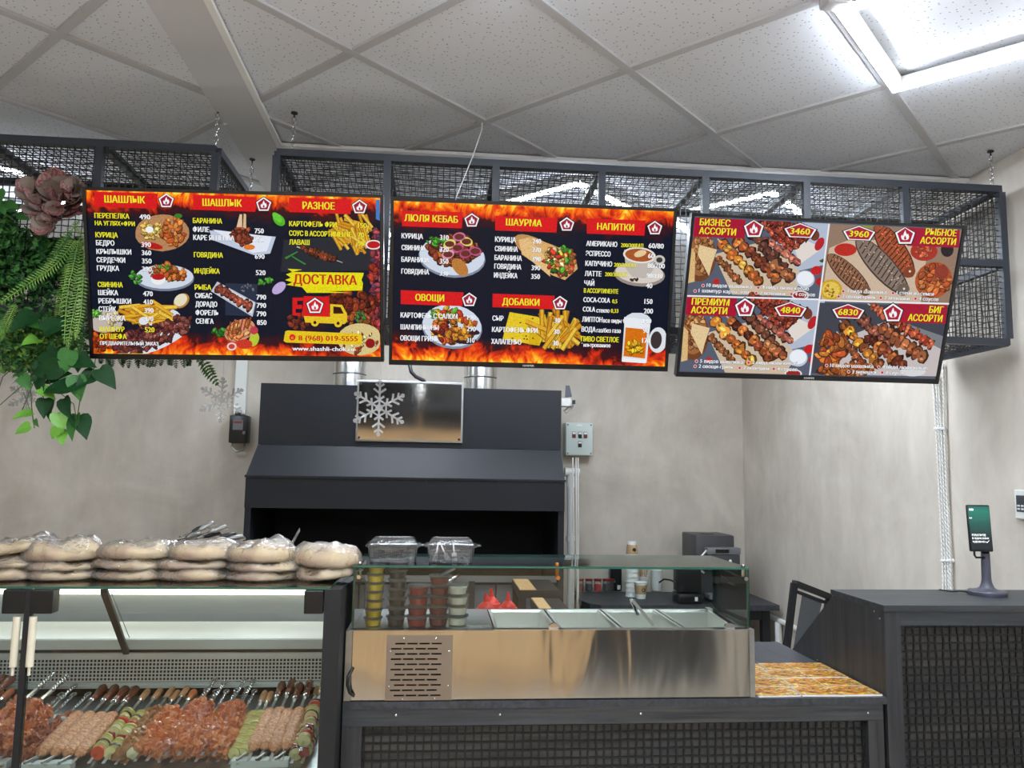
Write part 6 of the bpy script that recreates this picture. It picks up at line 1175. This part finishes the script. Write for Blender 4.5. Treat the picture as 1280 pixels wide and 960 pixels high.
# ferns
def frond(par, pts, wmax, mt, n=30, asp=.3):
    mb = MB(); pts = [V(p) for p in pts]; k = len(pts)-1; line = []
    for i in range(n+1):
        u = i/n*k; j = min(int(u), k-1); f = u-j; p0, p1, p2, p3 = pts[max(j-1, 0)], pts[j], pts[j+1], pts[min(j+2, k)]
        line.append(.5*((2*p1)+(p2-p0)*f+(2*p0-5*p1+4*p2-p3)*f*f+(3*p1-p0-3*p2+p3)*f**3))
    mb.tube(line, .0014, 4)
    for i in range(1, n):
        d = (line[min(i+1, n)]-line[i-1]).normalized(); s = d.cross(V((0, 1, .1))).normalized(); w_ = wmax*(sin(pi*min(1, (i/n)*.9+.12))**.6); h = (line[1]-line[0]).length*.42
        for sg in (-1, 1):
            o = line[i]; q = o+s*sg*w_+d*w_*.35+V((0, -.25*w_, -.1*w_)); m0 = (o+q)/2
            mb.add([o-d*h*.5, m0-d*h+V((0, -.004, 0)), q, m0+d*h+V((0, -.004, 0)), o+d*h*.5], [(0, 1, 2, 3, 4)])
    mb.build('frond', mt, par, smooth=False)
t = thing('boston_fern', G(90, 300, 2.66), 'light green fern with long ribbed fronds beside the left screen', 'plant')
for pts, w_, mt in (([(104, 330), (98, 360), (90, 400), (84, 440)], 8, 'fern_green'), ([(98, 300), (92, 330), (84, 370), (80, 430)], 9, 'fern_green'), ([(106, 300), (104, 340), (101, 390), (94, 425)], 8, 'fern_green'), ([(100, 275), (80, 300), (62, 330), (50, 350)], 6, 'fern_green'), ([(94, 300), (70, 330), (35, 355), (-5, 382)], 9, 'fern_green'), ([(90, 290), (60, 330), (20, 365), (-20, 388)], 7, 'fern_dark'), ([(85, 330), (80, 360), (74, 390), (72, 410)], 7, 'fern_green'), ([(20, 380), (10, 400), (0, 420), (-12, 436)], 8, 'fern_green'), ([(104, 350), (106, 380), (104, 420), (100, 440)], 6, 'fern_dark'), ([(96, 285), (104, 300), (108, 330), (108, 360)], 6, 'fern_green')):
    frond(t, [G(x, y, 2.63+.02*j*(-1 if w_ > 7 else 1)) for j, (x, y) in enumerate(pts)], pxm(w_, 2.63), mt, 34)
t = thing('hanging_fern', G(200, 455, 2.85), 'row of small fern tips hanging below the left menu screen', 'plant')
for px in list(range(128, 250, 7))+[136, 152, 173, 190, 214, 232]:
    a = G(px, 432, 2.86); x_ = random.uniform(-6, 6); frond(t, [a, G(px+x_*.4, 446, 2.83), G(px+x_, 450+random.uniform(4, 11), 2.82)], pxm(5, 2.8), 'fern_dark', 12)
frond(t, [G(245, 440, 2.85), G(256, 455, 2.82), G(264, 468, 2.82), G(273, 482, 2.8)], pxm(9, 2.8), 'moss', 12)
# small leaved bush filling the left end
LMX = leafmesh('lance'); LMX.v = LMX.v
def bush(name, label, boxes, n, sz, mts):
    tt = thing(name, G(*boxes[0][:2], boxes[0][4]+.05), label, 'plant'); accs = [MB() for _ in mts]
    for _ in range(n):
        x0, y0, x1, y1, Ya, Yb = random.choice(boxes); Y = random.uniform(Ya, Yb); p = G(random.uniform(x0, x1), random.uniform(y0, y1), Y); d = V((random.uniform(-1, 1), random.uniform(-1, .2), random.uniform(-1.1, .5))).normalized(); s = d.orthogonal().normalized(); s = (Matrix.Rotation(random.uniform(0, 6), 3, d) @ s); L = sz*random.uniform(.6, 1.3); w_ = L*.28; u = d.cross(s)*L*.08
        random.choice(accs).add([p, p+d*L*.4+s*w_+u, p+d*L, p+d*L*.4-s*w_+u, p+d*L*.45], [(0, 1, 4), (1, 2, 4), (2, 3, 4), (3, 0, 4)])
    for a_, mt in zip(accs, mts): a_.build('foliage', mt, tt, kind='stuff')
    mb = MB()
    for _ in range(4):
        x0, y0, x1, y1, Ya, Yb = random.choice(boxes); p = G(random.uniform(x0, x1), y0, Yb); mb.tube([p, p+V((random.uniform(-.05, .05), -.05, -.08)), p+V((random.uniform(-.08, .08), -.09, -.2))], .0015, 4)
    mb.build('stems', 'stem', tt, kind='stuff')
bush('leafy_bush', 'dense dark green small leaved bush hanging at the left picture edge', [(-60, 285, 60, 360, 2.66, 2.95), (-60, 330, 102, 420, 2.70, 2.98), (-60, 262, 22, 330, 2.68, 2.95), (40, 300, 100, 345, 2.72, 2.95)], 9500, .026, ['moss', 'leaf_dark', 'leaf_mid'])
bush('trailing_moss', 'fine trailing greenery along the bottom of the left plants', [(-60, 410, 110, 446, 2.68, 2.95), (-60, 430, 60, 462, 2.7, 2.9), (0, 400, 100, 440, 2.68, 2.85)], 3600, .022, ['moss', 'fern_dark', 'fern_green'])
bush('hanging_grass', 'sparse green sprigs reaching down beside the vine leaves', [(20, 445, 60, 480, 2.7, 2.85)], 240, .02, ['moss', 'leaf_mid'])
# succulent
ctr = G(76, 252, 2.66); t = thing('artificial_succulent', ctr, 'large dusky pink and grey succulent rosette at the top left screen corner', 'plant')
for i in range(22):
    a = i*2.399; r = sqrt((i+1)/22); d = V((cos(a)*(.25+r), -.95+.45*r, sin(a)*(.25+r))).normalized(); sz = pxm(16+22*r, 2.66)
    p = ctr+V((cos(a)*.018*r, .012*r, sin(a)*.018*r)); o = leaf('petal', random.choice(['petal', 'petal', 'petal_grey']), t, p, d, sz, random.uniform(-.3, .3), 'petal')
for px, py in ((48, 262), (60, 285), (96, 240), (72, 270), (40, 240)):
    for i in range(7):
        a = i*2*pi/7; d = V((cos(a), -.6, sin(a))).normalized(); leaf('petal', random.choice(['petal', 'petal_grey']), t, G(px, py, 2.645), d, pxm(20, 2.66), random.uniform(-.4, .4), 'petal')
tt = thing('bay_branch', G(10, 260, 2.7), 'pale green broad leaf sprig at the left edge below the cage', 'plant')
for px, py, dx, dy, s in ((2, 235, -4, 16, 24), (8, 262, 26, -6, 28), (4, 252, 20, 8, 24), (20, 268, 18, 6, 20), (0, 250, 6, 20, 22)):
    a = G(px, py, 2.7); leaf('lance', 'leaf_mid', tt, a, G(px+dx, py+dy, 2.66)-a, pxm(s, 2.66)*1.2)
MB().tube([G(-10, 230, 2.72), G(4, 245, 2.7), G(14, 262, 2.7)], .002, 5).build('stem', 'stem', tt)
# ------------------------------------------------------------------ shelving and fridge added behind the viewer to tint the steel's reflections
t = thing('reflection_shelf', (-.75, -1.6, 0), 'wooden shelving added behind the viewer to give a warm reflection', 'shelf')
for x in (-2.6, -1.7, -.8, .1, 1.08): MB().box(x-.015, x+.015, -1.8, -1.4, 0, 2.0).build('upright', 'shelf_wood', t)
for z in (.1, .55, 1.0, 1.45, 1.97):
    MB().box(-2.6, 1.08, -1.79, -1.41, z, z+.03).build('shelf_board', 'shelf_wood', t)
MB().box(-2.6, 1.08, -1.5, -1.48, 0, 2.0).build('back_board', 'shelf_wood', t)
t = thing('reflection_fridge', (1.65, -1.8, 0), 'grey upright fridge added behind the viewer to give a grey reflection', 'fridge')  # added out of view so the station's right side reflects grey
MB().cbox(1.12, 2.16, -2.1, -1.5, 0, 1.95, .01).build('body', 'fridge_grey', t)
MB().box(1.15, 1.63, -1.499, -1.48, .15, 1.85).build('door', 'machine_grey', t); MB().box(1.66, 2.13, -1.499, -1.48, .15, 1.85).build('door', 'machine_grey', t)
